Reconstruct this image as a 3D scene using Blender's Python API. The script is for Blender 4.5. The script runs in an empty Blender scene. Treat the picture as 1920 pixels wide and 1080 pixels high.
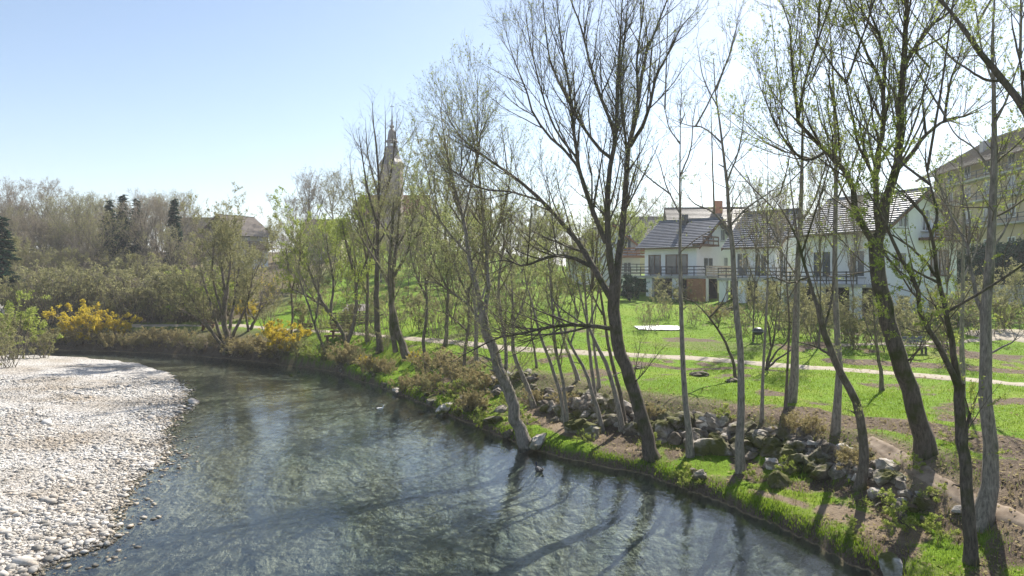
import bpy, math, random
import numpy as np
R_ = math.radians
sc = bpy.context.scene

# ------------------------------------------------------------------ camera, sky, sun, exposure
CAMZ, FPX, CX, HY = 6.5, 1280.0, 960.0, 515.0      # camera height above water, focal length and horizon in photo pixels
cam_d = bpy.data.cameras.new('camera')
cam = bpy.data.objects.new('camera', cam_d)
sc.collection.objects.link(cam)
cam.location = (0, 0, CAMZ)
cam.rotation_euler = (math.pi / 2, 0, 0)
cam_d.sensor_width = 36.0
cam_d.lens = 24.0
cam_d.shift_y = -(540 - HY) / 1920.0
cam_d.clip_start = 0.1
cam_d.clip_end = 6000
sc.camera = cam

SUN_AZ, SUN_EL = 31.0, 43.0                        # degrees to the right of the view direction, and above the horizon
world = bpy.data.worlds.new('World')
sc.world = world
world.use_nodes = True
wn = world.node_tree.nodes
sky = wn.new('ShaderNodeTexSky')
sky.sky_type = 'NISHITA'
sky.sun_disc = False
sky.sun_elevation = R_(SUN_EL)
sky.sun_rotation = R_(SUN_AZ)
sky.altitude = 300
sky.air_density = 1.0
sky.dust_density = 0.8
sky.ozone_density = 0.7
wn['Background'].inputs['Strength'].default_value = 0.088
world.node_tree.links.new(sky.outputs[0], wn['Background'].inputs['Color'])

sun_d = bpy.data.lights.new('sun', 'SUN')
sun_d.energy = 5.0
sun_d.angle = R_(0.53)
sun_d.color = (1.0, 0.95, 0.87)
sun = bpy.data.objects.new('sun', sun_d)
sc.collection.objects.link(sun)
sun.rotation_euler = (R_(90 - SUN_EL), 0, R_(180 - SUN_AZ))
sun.location = (60, 60, 120)

vs = sc.view_settings
vs.view_transform = 'Standard'
vs.look = 'None'
vs.exposure = 1.0
vs.gamma = 1.0
vs.use_curve_mapping = False
sc.cycles.use_denoising = True
sc.cycles.max_bounces = 8
sc.cycles.transparent_max_bounces = 12
sc.cycles.caustics_reflective = False
sc.cycles.caustics_refractive = False

# ------------------------------------------------------------------ helpers: objects and tags
def link(o):
    sc.collection.objects.link(o)
    return o

def tag(o, label=None, cat=None, group=None, kind=None):
    if label: o['label'] = label
    if cat: o['category'] = cat
    if group: o['group'] = group
    if kind: o['kind'] = kind
    return o

def empty(name, loc=(0, 0, 0), rz=0.0):
    o = bpy.data.objects.new(name, None)
    o.empty_display_size = 0.3
    o.location = loc
    o.rotation_euler = (0, 0, rz)
    return link(o)

def copy_tree(o, parent=None):
    c = o.copy()
    link(c)
    c.parent = parent
    if parent is not None:
        c.matrix_parent_inverse = o.matrix_parent_inverse.copy()
    for ch in o.children:
        copy_tree(ch, c)
    return c

def np_mesh(name, V, quads=None, tris=None, mats=(), smooth=False, mi_q=None, mi_t=None):
    V = np.asarray(V, dtype=np.float32).reshape(-1, 3)
    nq = 0 if quads is None else len(quads)
    nt = 0 if tris is None else len(tris)
    me = bpy.data.meshes.new(name)
    me.vertices.add(len(V))
    me.vertices.foreach_set('co', V.ravel())
    idx, st, tot, mi = [], [], [], []
    off = 0
    if nq:
        idx.append(np.asarray(quads, dtype=np.int32).ravel())
        st.append(np.arange(nq, dtype=np.int32) * 4)
        tot.append(np.full(nq, 4, np.int32))
        mi.append(np.zeros(nq, np.int32) if mi_q is None else np.asarray(mi_q, np.int32))
        off = nq * 4
    if nt:
        idx.append(np.asarray(tris, dtype=np.int32).ravel())
        st.append(off + np.arange(nt, dtype=np.int32) * 3)
        tot.append(np.full(nt, 3, np.int32))
        mi.append(np.zeros(nt, np.int32) if mi_t is None else np.asarray(mi_t, np.int32))
    idx = np.concatenate(idx)
    me.loops.add(len(idx))
    me.loops.foreach_set('vertex_index', idx)
    me.polygons.add(nq + nt)
    me.polygons.foreach_set('loop_start', np.concatenate(st))
    me.polygons.foreach_set('loop_total', np.concatenate(tot))
    me.polygons.foreach_set('material_index', np.concatenate(mi))
    me.polygons.foreach_set('use_smooth', np.full(nq + nt, smooth, dtype=bool))
    for m in mats: me.materials.append(m)
    me.update(calc_edges=True)
    return me

def mobj(name, me, parent=None, loc=None):
    o = bpy.data.objects.new(name, me)
    link(o)
    if parent is not None: o.parent = parent
    if loc is not None: o.location = loc
    return o

class MB:
    """collects boxes, bars and polygons into one mesh"""
    def __init__(s): s.v, s.f = [], []
    def poly(s, pts):
        b = len(s.v); s.v += [tuple(p) for p in pts]; s.f.append(tuple(range(b, b + len(pts)))); return s
    def box(s, a, b):
        x0, y0, z0 = a; x1, y1, z1 = b
        n = len(s.v)
        s.v += [(x0,y0,z0),(x1,y0,z0),(x1,y1,z0),(x0,y1,z0),(x0,y0,z1),(x1,y0,z1),(x1,y1,z1),(x0,y1,z1)]
        for q in ((0,3,2,1),(4,5,6,7),(0,1,5,4),(1,2,6,5),(2,3,7,6),(3,0,4,7)): s.f.append(tuple(n + i for i in q))
        return s
    def prism(s, pts, d):
        """polygon pts extruded by vector d"""
        n = len(pts); b = len(s.v)
        s.v += [tuple(p) for p in pts] + [(p[0]+d[0], p[1]+d[1], p[2]+d[2]) for p in pts]
        s.f.append(tuple(b + i for i in reversed(range(n)))); s.f.append(tuple(b + n + i for i in range(n)))
        for i in range(n):
            j = (i + 1) % n; s.f.append((b+i, b+j, b+n+j, b+n+i))
        return s
    def bar(s, p, q, w, h=None):
        h = h or w
        p = np.array(p, float); q = np.array(q, float); t = q - p; t /= np.linalg.norm(t)
        ref = np.array((0,0,1.0)) if abs(t[2]) < .9 else np.array((1.0,0,0))
        u = np.cross(t, ref); u /= np.linalg.norm(u); v = np.cross(u, t)
        c = [p - u*w/2 - v*h/2, p + u*w/2 - v*h/2, p + u*w/2 + v*h/2, p - u*w/2 + v*h/2]
        return s.prism([tuple(k) for k in c], tuple(q - p))
    def lathe(s, prof, n=12, c=(0,0,0), rot=0.0, sq=1.0):
        b = len(s.v)
        for r, z in prof:
            for k in range(n):
                a = rot + 2*math.pi*k/n
                s.v.append((c[0] + r*math.cos(a), c[1] + r*math.sin(a)*sq, c[2] + z))
        for i in range(len(prof)-1):
            for k in range(n):
                j = (k+1) % n
                s.f.append((b+i*n+k, b+i*n+j, b+(i+1)*n+j, b+(i+1)*n+k))
        return s
    def build(s, name, mat, parent=None, smooth=False, loc=None):
        me = bpy.data.meshes.new(name)
        me.from_pydata(s.v, [], s.f)
        me.materials.append(mat)
        if smooth:
            me.polygons.foreach_set('use_smooth', np.ones(len(me.polygons), bool))
        me.update()
        return mobj(name, me, parent, loc)

# ------------------------------------------------------------------ helpers: materials
def new_mat(name):
    m = bpy.data.materials.new(name); m.use_nodes = True
    nt = m.node_tree
    return m, nt.nodes, nt.links, nt.nodes['Principled BSDF']

def nnoise(N, L, coord, scale, detail=6.0, rough=0.55, dist=0.0):
    n = N.new('ShaderNodeTexNoise'); n.inputs['Scale'].default_value = scale
    n.inputs['Detail'].default_value = detail; n.inputs['Roughness'].default_value = rough
    n.inputs['Distortion'].default_value = dist
    L.new(coord, n.inputs['Vector'])
    return n

def nramp(N, L, fac, stops):
    r = N.new('ShaderNodeValToRGB')
    e = r.color_ramp.elements
    while len(e) < len(stops): e.new(0.5)
    for k, (p, c) in zip(e, stops):
        k.position = p; k.color = (c[0], c[1], c[2], 1)
    L.new(fac, r.inputs['Fac'])
    return r

def nmix(N, L, fac, a, b, typ='MIX'):
    m = N.new('ShaderNodeMix'); m.data_type = 'RGBA'; m.blend_type = typ
    if isinstance(fac, (int, float)): m.inputs[0].default_value = fac
    else: L.new(fac, m.inputs[0])
    for s, k in ((a, 6), (b, 7)):
        if isinstance(s, (tuple, list)): m.inputs[k].default_value = (s[0], s[1], s[2], 1)
        else: L.new(s, m.inputs[k])
    return m.outputs[2]

def nbump(N, L, h, strength, dist, target):
    b = N.new('ShaderNodeBump'); b.inputs['Strength'].default_value = strength
    b.inputs['Distance'].default_value = dist
    L.new(h, b.inputs['Height']); L.new(b.outputs[0], target)
    return b

def noise_mat(name, c1, c2, scale=4.0, rough=0.85, bump=0.3, bdist=0.02, stretch=(1,1,1), c3=None, spec=0.3, rnd=0.0):
    m, N, L, P = new_mat(name)
    tc = N.new('ShaderNodeTexCoord'); mp = N.new('ShaderNodeMapping')
    mp.inputs['Scale'].default_value = stretch
    L.new(tc.outputs['Object'], mp.inputs['Vector'])
    n = nnoise(N, L, mp.outputs[0], scale)
    st = [(0.3, c1), (0.7, c2)] if c3 is None else [(0.28, c1), (0.5, c2), (0.72, c3)]
    r = nramp(N, L, n.outputs[0], st)
    col = r.outputs[0]
    if rnd:
        oi = N.new('ShaderNodeObjectInfo')
        rr = nramp(N, L, oi.outputs['Random'], [(0, (1-rnd,)*3), (1, (1+rnd,)*3)])
        col = nmix(N, L, 1.0, col, rr.outputs[0], 'MULTIPLY')
    L.new(col, P.inputs['Base Color'])
    P.inputs['Roughness'].default_value = rough
    P.inputs['Specular IOR Level'].default_value = spec
    if bump: nbump(N, L, n.outputs[0], bump, bdist, P.inputs['Normal'])
    return m

def leaf_mat(name, c1, c2, trans=0.45):
    m, N, L, P = new_mat(name)
    geo = N.new('ShaderNodeNewGeometry')
    r = nramp(N, L, geo.outputs['Random Per Island'], [(0, c1), (1, c2)])
    d = N.new('ShaderNodeBsdfDiffuse'); t = N.new('ShaderNodeBsdfTranslucent'); mx = N.new('ShaderNodeMixShader')
    mx.inputs[0].default_value = trans
    L.new(r.outputs[0], d.inputs[0]); L.new(r.outputs[0], t.inputs[0])
    L.new(d.outputs[0], mx.inputs[1]); L.new(t.outputs[0], mx.inputs[2])
    L.new(mx.outputs[0], N['Material Output'].inputs['Surface'])
    N.remove(P)
    return m

def bark_mat(name, dark, light, moss=None, mossamt=0.5):
    m, N, L, P = new_mat(name)
    tc = N.new('ShaderNodeTexCoord'); mp = N.new('ShaderNodeMapping'); mp.inputs['Scale'].default_value = (1, 1, .22)
    L.new(tc.outputs['Object'], mp.inputs['Vector'])
    n = nnoise(N, L, mp.outputs[0], 22, 8, .7, .4)
    r = nramp(N, L, n.outputs[0], [(.3, dark), (.7, light)])
    col = r.outputs[0]
    if moss:
        n2 = nnoise(N, L, tc.outputs['Object'], 1.6, 5, .6)
        r2 = nramp(N, L, n2.outputs[0], [(mossamt-.06, (0,0,0)), (mossamt+.1, (1,1,1))])
        col = nmix(N, L, r2.outputs[0], col, moss)
    L.new(col, P.inputs['Base Color'])
    P.inputs['Roughness'].default_value = .9
    P.inputs['Specular IOR Level'].default_value = .2
    nbump(N, L, n.outputs[0], .9, .03, P.inputs['Normal'])
    return m

M = {}
M['bark_dark'] = bark_mat('bark_dark', (.04,.032,.025), (.2,.165,.13), (.06,.065,.02), .56)
M['bark_grey'] = bark_mat('bark_grey', (.09,.078,.065), (.42,.37,.31), (.07,.075,.03), .62)
M['bark_mid']  = bark_mat('bark_mid', (.06,.048,.038), (.27,.225,.175), (.07,.075,.025), .55)
M['twig_dark'] = noise_mat('twig_dark', (.075,.062,.045), (.21,.175,.125), 3, .9, 0, rnd=.15)
M['twig_grey'] = noise_mat('twig_grey', (.13,.112,.092), (.29,.25,.21), 2, .9, 0, rnd=.2)
M['twig_olive'] = noise_mat('twig_olive', (.12,.105,.06), (.26,.225,.135), 2, .9, 0, rnd=.2)
M['twig_brown'] = noise_mat('twig_brown', (.17,.14,.095), (.34,.29,.2), 2, .9, 0, rnd=.2)
M['leaf_pale'] = leaf_mat('leaf_pale', (.24,.28,.08), (.42,.44,.2))
M['leaf_bright'] = leaf_mat('leaf_bright', (.24,.31,.05), (.44,.48,.13))
M['leaf_olive'] = leaf_mat('leaf_olive', (.22,.215,.085), (.38,.365,.19))
M['leaf_green'] = leaf_mat('leaf_green', (.07,.13,.02), (.16,.25,.05))
M['leaf_ever'] = leaf_mat('leaf_ever', (.012,.035,.02), (.03,.07,.04), .2)
M['leaf_yellow'] = leaf_mat('leaf_yellow', (.52,.4,.03), (.75,.62,.1))
M['leaf_bud'] = leaf_mat('leaf_bud', (.2,.17,.12), (.36,.31,.23), .4)
M['leaf_dry'] = leaf_mat('leaf_dry', (.27,.22,.1), (.5,.43,.22), .4)
M['leaf_white'] = leaf_mat('leaf_white', (.6,.58,.52), (.8,.78,.72))
M['wall_white'] = noise_mat('wall_white', (.78,.78,.77), (.88,.88,.87), .8, .9, .05)
M['wall_beige'] = noise_mat('wall_beige', (.46,.37,.24), (.56,.46,.32), .7, .9, .05)
M['wall_cream'] = noise_mat('wall_cream', (.6,.53,.36), (.7,.63,.45), .7, .9, .05)
M['wall_grey'] = noise_mat('wall_grey', (.33,.32,.31), (.46,.45,.43), 1.3, .9, .1)
M['wood_brown'] = noise_mat('wood_brown', (.1,.055,.03), (.2,.12,.07), 5, .75, .2, stretch=(1,1,.2))
M['wood_orange'] = noise_mat('wood_orange', (.27,.12,.055), (.37,.18,.09), 4, .7, .1)
M['wood_grey'] = noise_mat('wood_grey', (.13,.115,.1), (.26,.235,.2), 6, .85, .2)
M['wood_pale'] = noise_mat('wood_pale', (.36,.3,.24), (.55,.48,.4), 5, .8, .15)
M['metal_dark'] = noise_mat('metal_dark', (.03,.03,.033), (.06,.06,.065), 9, .45, .05, spec=.5)
M['bench_blue'] = noise_mat('bench_blue', (.1,.115,.15), (.17,.185,.22), 6, .6, .1)
M['sheet_white'] = noise_mat('sheet_white', (.66,.65,.63), (.8,.8,.78), 4, .7, .2)
M['dark_gap'] = noise_mat('dark_gap', (.02,.02,.022), (.035,.035,.035), 3, .9, 0)
def glass_mat():
    m, N, L, P = new_mat('window_glass')
    P.inputs['Base Color'].default_value = (.085, .1, .115, 1)
    P.inputs['Roughness'].default_value = .05
    P.inputs['Specular IOR Level'].default_value = .8
    return m
M['glass'] = glass_mat()

def roof_mat(name, c1, c2, sx, sy):
    m, N, L, P = new_mat(name)
    tc = N.new('ShaderNodeTexCoord')
    n = nnoise(N, L, tc.outputs['Object'], 1.2, 6, .6)
    n2 = nnoise(N, L, tc.outputs['Object'], 14, 3, .6)
    r = nramp(N, L, n.outputs[0], [(.3, c1), (.7, c2)])
    r2 = nramp(N, L, n2.outputs[0], [(.3, (.72,)*3), (.7, (1.2,)*3)])
    L.new(nmix(N, L, 1.0, r.outputs[0], r2.outputs[0], 'MULTIPLY'), P.inputs['Base Color'])
    P.inputs['Roughness'].default_value = .5
    P.inputs['Specular IOR Level'].default_value = .45
    return m
M['roof_grey'] = roof_mat('roof_grey', (.095,.103,.128), (.18,.192,.225), 1, 1)
M['roof_brown'] = roof_mat('roof_brown', (.15,.12,.095), (.27,.225,.185), 1, 1)
M['roof_red'] = roof_mat('roof_red', (.38,.12,.05), (.55,.2,.09), 1, 1)
M['copper'] = noise_mat('spire_metal', (.022,.016,.014), (.05,.034,.028), 1.2, .5, .1, spec=.5)
M['tower'] = noise_mat('tower_plaster', (.15,.11,.085), (.23,.175,.135), .5, .9, .1)

# ------------------------------------------------------------------ terrain height field
def vnoise(x, y, seed=0):
    x = np.asarray(x, float); y = np.asarray(y, float)
    xi = np.floor(x).astype(np.int64); yi = np.floor(y).astype(np.int64)
    fx = x - xi; fy = y - yi
    fx = fx*fx*(3-2*fx); fy = fy*fy*(3-2*fy)
    def h(a, b):
        n = (a*374761393 + b*668265263 + seed*974634777) & 0xffffffff
        n = ((n ^ (n >> 13)) * 1274126177) & 0xffffffff
        return ((n ^ (n >> 16)) & 0xffff) / 65535.0
    return (h(xi,yi)*(1-fx)+h(xi+1,yi)*fx)*(1-fy) + (h(xi,yi+1)*(1-fx)+h(xi+1,yi+1)*fx)*fy
def fbm(x, y, seed=0, o=4):
    s = 0; a = .5
    for k in range(o):
        s = s + a*(vnoise(x, y, seed+k)-.5)*2; x = x*2.03+7.1; y = y*2.03+3.7; a *= .5
    return s
def sstep(a, b, x):
    t = np.clip((x-a)/(b-a), 0, 1); return t*t*(3-2*t)

RIGHT = np.array([(14,-60),(9.6,-10),(8.9,4),(8.4,10),(8.1,13),(7.7,15),(7.1,16.8),(5.97,19.6),(4.2,22.2),(1.5,24.5),(0.1,26.4),(-1.4,29.2),
                  (-3.25,32),(-5.6,36.2),(-8.6,41),(-12.3,46.2),(-15.6,48.6),(-21.9,53),(-29,56.6),(-39.9,59.4),(-60,62),(-140,66),(-400,70)], float)
LEFT = np.array([(-16,-60),(-11,-10),(-10.6,8),(-10.4,14.8),(-10.3,15.6),(-10.1,16.5),(-10.5,17.7),(-11.3,20.3),(-12.4,23.6),(-13.7,27),(-15.2,30.6),
                 (-17.2,36),(-19.4,40.4),(-23,45.7),(-27.4,50.1),(-32.9,53.3),(-37.2,55),(-60,57.8),(-140,61.5),(-400,66)], float)
def sdist(x, y, P):
    """signed distance to a polyline, positive to the right of its direction"""
    best = np.full(x.shape, 1e9); sg = np.ones(x.shape)
    for i in range(len(P)-1):
        a, b = P[i], P[i+1]; d = b-a; l2 = d@d
        t = np.clip(((x-a[0])*d[0]+(y-a[1])*d[1])/l2, 0, 1)
        px = x-(a[0]+t*d[0]); py = y-(a[1]+t*d[1])
        q = px*px+py*py
        s = -(d[0]*py-d[1]*px)
        m = q < best
        best = np.where(m, q, best); sg = np.where(m, np.sign(s), sg)
    return np.sqrt(best)*sg
def dists(x, y):
    jr = .3*fbm(x*.9, y*.9, 3, 3)+.1*fbm(x*4.1, y*4.1, 4, 2)
    jl = .5*fbm(x*.7, y*.7, 9, 4) + .15*fbm(x*3., y*3., 19, 3)
    return sdist(x, y, RIGHT)+jr, -sdist(x, y, LEFT)+jl
def height(x, y, full=False):
    x = np.asarray(x, float); y = np.asarray(y, float)
    dR, dL = dists(x, y)
    lawn = 1.95 + .062*np.clip(y-33, 0, 42) + .2*fbm(x*.08, y*.08, 5, 3) + .03*np.clip(x-18, 0, 20)*sstep(34, 50, y)
    hill = sstep(66, 118, y+.12*x)*6.5*sstep(30, -12, x) + 2.0*sstep(70, 110, y)*sstep(20, 40, x)
    lawn = lawn + hill
    prof = np.interp(dR, [-.05, .12, .4, 2.2, 3.0, 4.2, 6, 30, 90, 400], [0, .27, .4, .68, 1.15, 1.75, 1.95, 5.0, 13, 16])
    wild = sstep(-6, -14, x)*sstep(36, 44, y)
    prof = prof + wild*np.interp(dR, [0, .3, 2, 4, 6], [0, .45, .5, .1, 0])
    zr = np.minimum(prof, lawn) + .05*fbm(x*1.3, y*1.3, 11, 4)*sstep(0, .6, dR)
    zl = np.interp(dL, [0, 1, 6, 14, 24, 34, 60], [0, .07, .38, .62, .9, 2.2, 3.0]) + (.05*fbm(x*.9, y*.9, 21, 4)+.06*fbm(x*.3, y*.3, 22, 3))*sstep(0, 1.5, dL)
    bed = -np.minimum(np.minimum(.02+.075*np.abs(dL), .25+.35*np.abs(dR)), .85) + .08*fbm(x*.6, y*.6, 31, 4)*sstep(0, 2, np.abs(dL))
    z = np.where(dR > 0, zr, np.where(dL > 0, zl, np.minimum(bed, -.02)))
    if full: return z, dR, dL
    return z
def hz(x, y): return float(height(np.array([x]), np.array([y]))[0])
def ground_at(px, py, zmin=None):
    """the first terrain point seen through photo pixel (px, py)"""
    D = np.concatenate([np.arange(8, 60, .03), np.arange(60, 400, .25)])
    X = (px-CX)/FPX*D; Z = CAMZ-(py-HY)/FPX*D
    h = height(X, D)
    if zmin is not None: h = np.maximum(h, zmin)
    k = np.argmax(h >= Z)
    if h[k] < Z[k]: k = len(D)-1
    return float(X[k]), float(D[k]), float(h[k])
def at(px, py, D): return np.array(((px-CX)/FPX*D, D, CAMZ-(py-HY)/FPX*D))

def pixline(pts): return np.array([ground_at(*p)[:2] for p in pts])
def pdist(x, y, P):
    best = np.full(x.shape, 1e9)
    for i in range(len(P)-1):
        a, b = P[i], P[i+1]; d = b-a; l2 = max(d@d, 1e-9)
        t = np.clip(((x-a[0])*d[0]+(y-a[1])*d[1])/l2, 0, 1)
        best = np.minimum(best, (x-a[0]-t*d[0])**2+(y-a[1]-t*d[1])**2)
    return np.sqrt(best)

PATH_MAIN = pixline([(240,610),(440,611),(545,619),(640,623),(760,634),(850,642),(960,654),(1060,660),(1180,665),(1300,672),(1450,684),(1560,692),(1700,703),(1820,713),(1925,722),(2060,742)])
PATH_UP = pixline([(1290,614),(1380,612),(1470,611),(1560,648),(1640,645),(1700,643),(1790,641),(1860,636),(1925,630),(2040,622)])[3:]
PATH_LOW = pixline([(1625,826),(1680,858),(1740,893),(1820,938),(1880,962),(1960,995),(2060,1050)])
MULCH = [(pixline([(1490,775),(1560,785),(1650,795),(1760,805),(1850,825),(1960,850)]), .8),
         (pixline([(1570,676),(1660,682),(1760,688),(1860,694),(1960,700)]), .75),
         (pixline([(1190,680),(1290,692),(1400,690)]), .45), (pixline([(1890,885),(1960,930)]), .8)]
DIRT = [(pixline([(1050,838),(1110,845),(1190,852)]), .5), (pixline([(1330,905),(1400,925),(1480,950)]), .45), (pixline([(1560,965),(1640,985),(1700,1000)]), .5),
        (pixline([(1050,800),(1110,815)]), .6), (pixline([(1620,900),(1760,960)]), .25), (pixline([(1000,770),(1060,790)]), .6)]

def zones(x, y, dR, dL):
    w = fbm(x*.9, y*.9, 41, 4)
    grass = np.ones_like(x); soil = np.zeros_like(x)
    for P, hw in MULCH:
        soil = np.maximum(soil, sstep(hw*1.35, hw*.65, pdist(x, y, P)+.7*w*hw))
    dirt = np.zeros_like(x)
    for P, hw in DIRT:
        dirt = np.maximum(dirt, sstep(hw*1.5, hw*.5, pdist(x, y, P)+.5*w*hw))
    dirt = dirt*sstep(.4, .9, dR+.4*w)*(.95+.6*fbm(x*2.1, y*2.1, 44, 3))
    dirt = np.maximum(dirt, .7*sstep(.9, .2, pdist(x, y, PATH_LOW)+.4*w))
    soil = np.maximum(soil, .8*sstep(.3, .05, dR)*(dR > -.5))
    # leaf litter between the stones of the bank, scattered bare spots
    litter = sstep(2.2, 2.8, dR)*sstep(5.6, 4.4, dR)*sstep(44, 30, y)
    patch = sstep(.1, .42, fbm(x*.5, y*.5, 51, 4))*.8+.45*sstep(.1, .4, fbm(x*.17, y*.25, 53, 4))*sstep(60, 40, y)
    shelf = sstep(.5, 1.1, dR)*sstep(3.4, 2.4, dR)*sstep(.02, .3, fbm(x*1.1, y*1.1, 57, 4))*sstep(44, 30, y)
    soil = np.maximum(soil, np.maximum(np.maximum(litter*.62, shelf*.75), np.minimum(patch, .85)*sstep(62, 38, y)))
    wood = sstep(-3, -9, x)*sstep(2, 14, dR)*0 + sstep(-8, -20, x)*np.maximum(sstep(9, 1, dR), sstep(60, 66, y)*sstep(-18, -26, x+.1*(y-60))*.95)
    soil = np.maximum(soil, .7*wood)
    gravel = (dL > 0).astype(float)
    gravel = gravel*sstep(34, 26, dL)
    return soil, dirt, gravel

# ------------------------------------------------------------------ terrain mesh (one sheet to the horizon)
def warp(a, b, n, c0, c1, near):
    pass
ys = np.concatenate([np.arange(-40, 8, 2.0), np.arange(8, 13, .35), np.arange(13, 30, .14), np.arange(30, 48, .24), np.arange(48, 80, .45), np.arange(80, 150, 1.6), 150*1.06**np.arange(1, 48)])
xr = np.concatenate([np.arange(-2, 26, .16), 26+np.cumsum(.16*1.075**np.arange(1, 84))])
xl = np.concatenate([-2-np.cumsum(np.minimum(.13*1.012**np.arange(1, 120), .35)), ])
xl2 = xl[-1]-np.cumsum(.35*1.045**np.arange(1, 120))
xs = np.concatenate([xl2[::-1], xl[::-1], xr])
GX, GY = np.meshgrid(xs, ys)
GZ, GDR, GDL = height(GX, GY, True)
ny, nx = GX.shape
ii = np.arange(ny*nx).reshape(ny, nx)
quads = np.stack([ii[:-1,:-1], ii[:-1,1:], ii[1:,1:], ii[1:,:-1]], -1).reshape(-1, 4)

def ground_material():
    m, N, L, P = new_mat('ground')
    at_ = N.new('ShaderNodeAttribute'); at_.attribute_name = 'zone'
    sp = N.new('ShaderNodeSeparateColor'); L.new(at_.outputs['Color'], sp.inputs[0])
    tc = N.new('ShaderNodeTexCoord'); co = tc.outputs['Object']
    n1 = nnoise(N, L, co, .22, 6, .62); n2 = nnoise(N, L, co, 2.6, 8, .65); n3 = nnoise(N, L, co, 17, 6, .7)
    g1 = nramp(N, L, n2.outputs[0], [(.25, (.075,.125,.012)), (.5, (.14,.235,.016)), (.75, (.22,.33,.028))])
    g2 = nramp(N, L, n1.outputs[0], [(.33, (.105,.205,.01)), (.5, (.155,.25,.015)), (.66, (.24,.275,.035))])
    grass = nmix(N, L, .55, g1.outputs[0], g2.outputs[0])
    f3 = nramp(N, L, n3.outputs[0], [(.25, (.62,)*3), (.75, (1.3,)*3)])
    grass = nmix(N, L, 1.0, grass, f3.outputs[0], 'MULTIPLY')
    s1 = nramp(N, L, n3.outputs[0], [(.25, (.06,.042,.028)), (.5, (.135,.1,.07)), (.75, (.24,.19,.14))])
    d1 = nramp(N, L, n2.outputs[0], [(.3, (.17,.125,.085)), (.7, (.29,.225,.155))])
    # sharpen the masks with fine noise
    def mask(sock, k):
        a = N.new('ShaderNodeMath'); a.operation = 'MULTIPLY_ADD'; L.new(n3.outputs[0], a.inputs[0]); a.inputs[1].default_value = k; a.inputs[2].default_value = -k/2
        b = N.new('ShaderNodeMath'); b.operation = 'ADD'; L.new(sock, b.inputs[0]); L.new(a.outputs[0], b.inputs[1])
        r = nramp(N, L, b.outputs[0], [(.32, (0,0,0)), (.68, (1,1,1))])
        return r.outputs[0]
    col = nmix(N, L, mask(sp.outputs[0], 1.1), grass, s1.outputs[0])
    col = nmix(N, L, mask(sp.outputs[1], .6), col, d1.outputs[0])
    # river bed: pebbles with weed and silt
    vo = N.new('ShaderNodeTexVoronoi'); vo.inputs['Scale'].default_value = 7.0; L.new(co, vo.inputs['Vector'])
    mpb = N.new('ShaderNodeMapping'); mpb.inputs['Rotation'].default_value = (0, 0, R_(-24)); mpb.inputs['Scale'].default_value = (1.25, .5, 1); L.new(co, mpb.inputs['Vector'])
    nb = nnoise(N, L, mpb.outputs[0], .3, 7, .6, .5); nb2 = nnoise(N, L, co, 1.5, 6, .65)
    b1 = nramp(N, L, nb.outputs[0], [(.3, (.22,.21,.14)), (.43, (.34,.305,.195)), (.53, (.46,.38,.235)), (.64, (.55,.45,.285)), (.8, (.6,.53,.39))])
    b2 = nramp(N, L, nb2.outputs[0], [(.3, (.75,)*3), (.7, (1.25,)*3)])
    b3 = nramp(N, L, vo.outputs['Color'], [(0, (.6,)*3), (1, (1.3,)*3)])
    bed = nmix(N, L, 1.0, nmix(N, L, 1.0, b1.outputs[0], b2.outputs[0], 'MULTIPLY'), b3.outputs[0], 'MULTIPLY')
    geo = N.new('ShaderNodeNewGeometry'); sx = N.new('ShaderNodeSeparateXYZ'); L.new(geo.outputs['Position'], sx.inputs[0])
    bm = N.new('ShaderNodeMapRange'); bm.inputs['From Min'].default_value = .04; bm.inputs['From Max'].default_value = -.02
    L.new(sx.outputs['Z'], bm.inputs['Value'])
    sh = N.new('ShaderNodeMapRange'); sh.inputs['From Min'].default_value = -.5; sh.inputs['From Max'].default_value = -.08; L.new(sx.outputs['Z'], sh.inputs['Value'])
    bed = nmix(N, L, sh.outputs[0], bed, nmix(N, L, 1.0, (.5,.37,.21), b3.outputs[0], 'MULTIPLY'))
    grav = nmix(N, L, .5, (.42,.39,.34), nramp(N, L, vo.outputs['Color'], [(0, (.25,.23,.2)), (1, (.6,.57,.52))]).outputs[0])
    col = nmix(N, L, sp.outputs[2], col, grav)
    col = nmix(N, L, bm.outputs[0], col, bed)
    L.new(col, P.inputs['Base Color'])
    P.inputs['Roughness'].default_value = .95
    P.inputs['Specular IOR Level'].default_value = .12
    ad = N.new('ShaderNodeMath'); ad.operation = 'MULTIPLY_ADD'; L.new(n2.outputs[0], ad.inputs[0]); ad.inputs[1].default_value = 1.6; L.new(n3.outputs[0], ad.inputs[2])
    nbump(N, L, ad.outputs[0], .8, .06, P.inputs['Normal'])
    return m
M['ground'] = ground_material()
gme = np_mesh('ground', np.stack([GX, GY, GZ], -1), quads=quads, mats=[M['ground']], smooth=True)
zs, zd, zg = zones(GX, GY, GDR, GDL)
ca = gme.color_attributes.new('zone', 'FLOAT_COLOR', 'POINT')
ca.data.foreach_set('color', np.stack([zs, zd, zg, np.ones_like(zs)], -1).astype(np.float32).ravel())
ground = tag(mobj('ground', gme), 'grassy river bank and park lawn rising towards the houses', None, None, 'structure')

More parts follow.
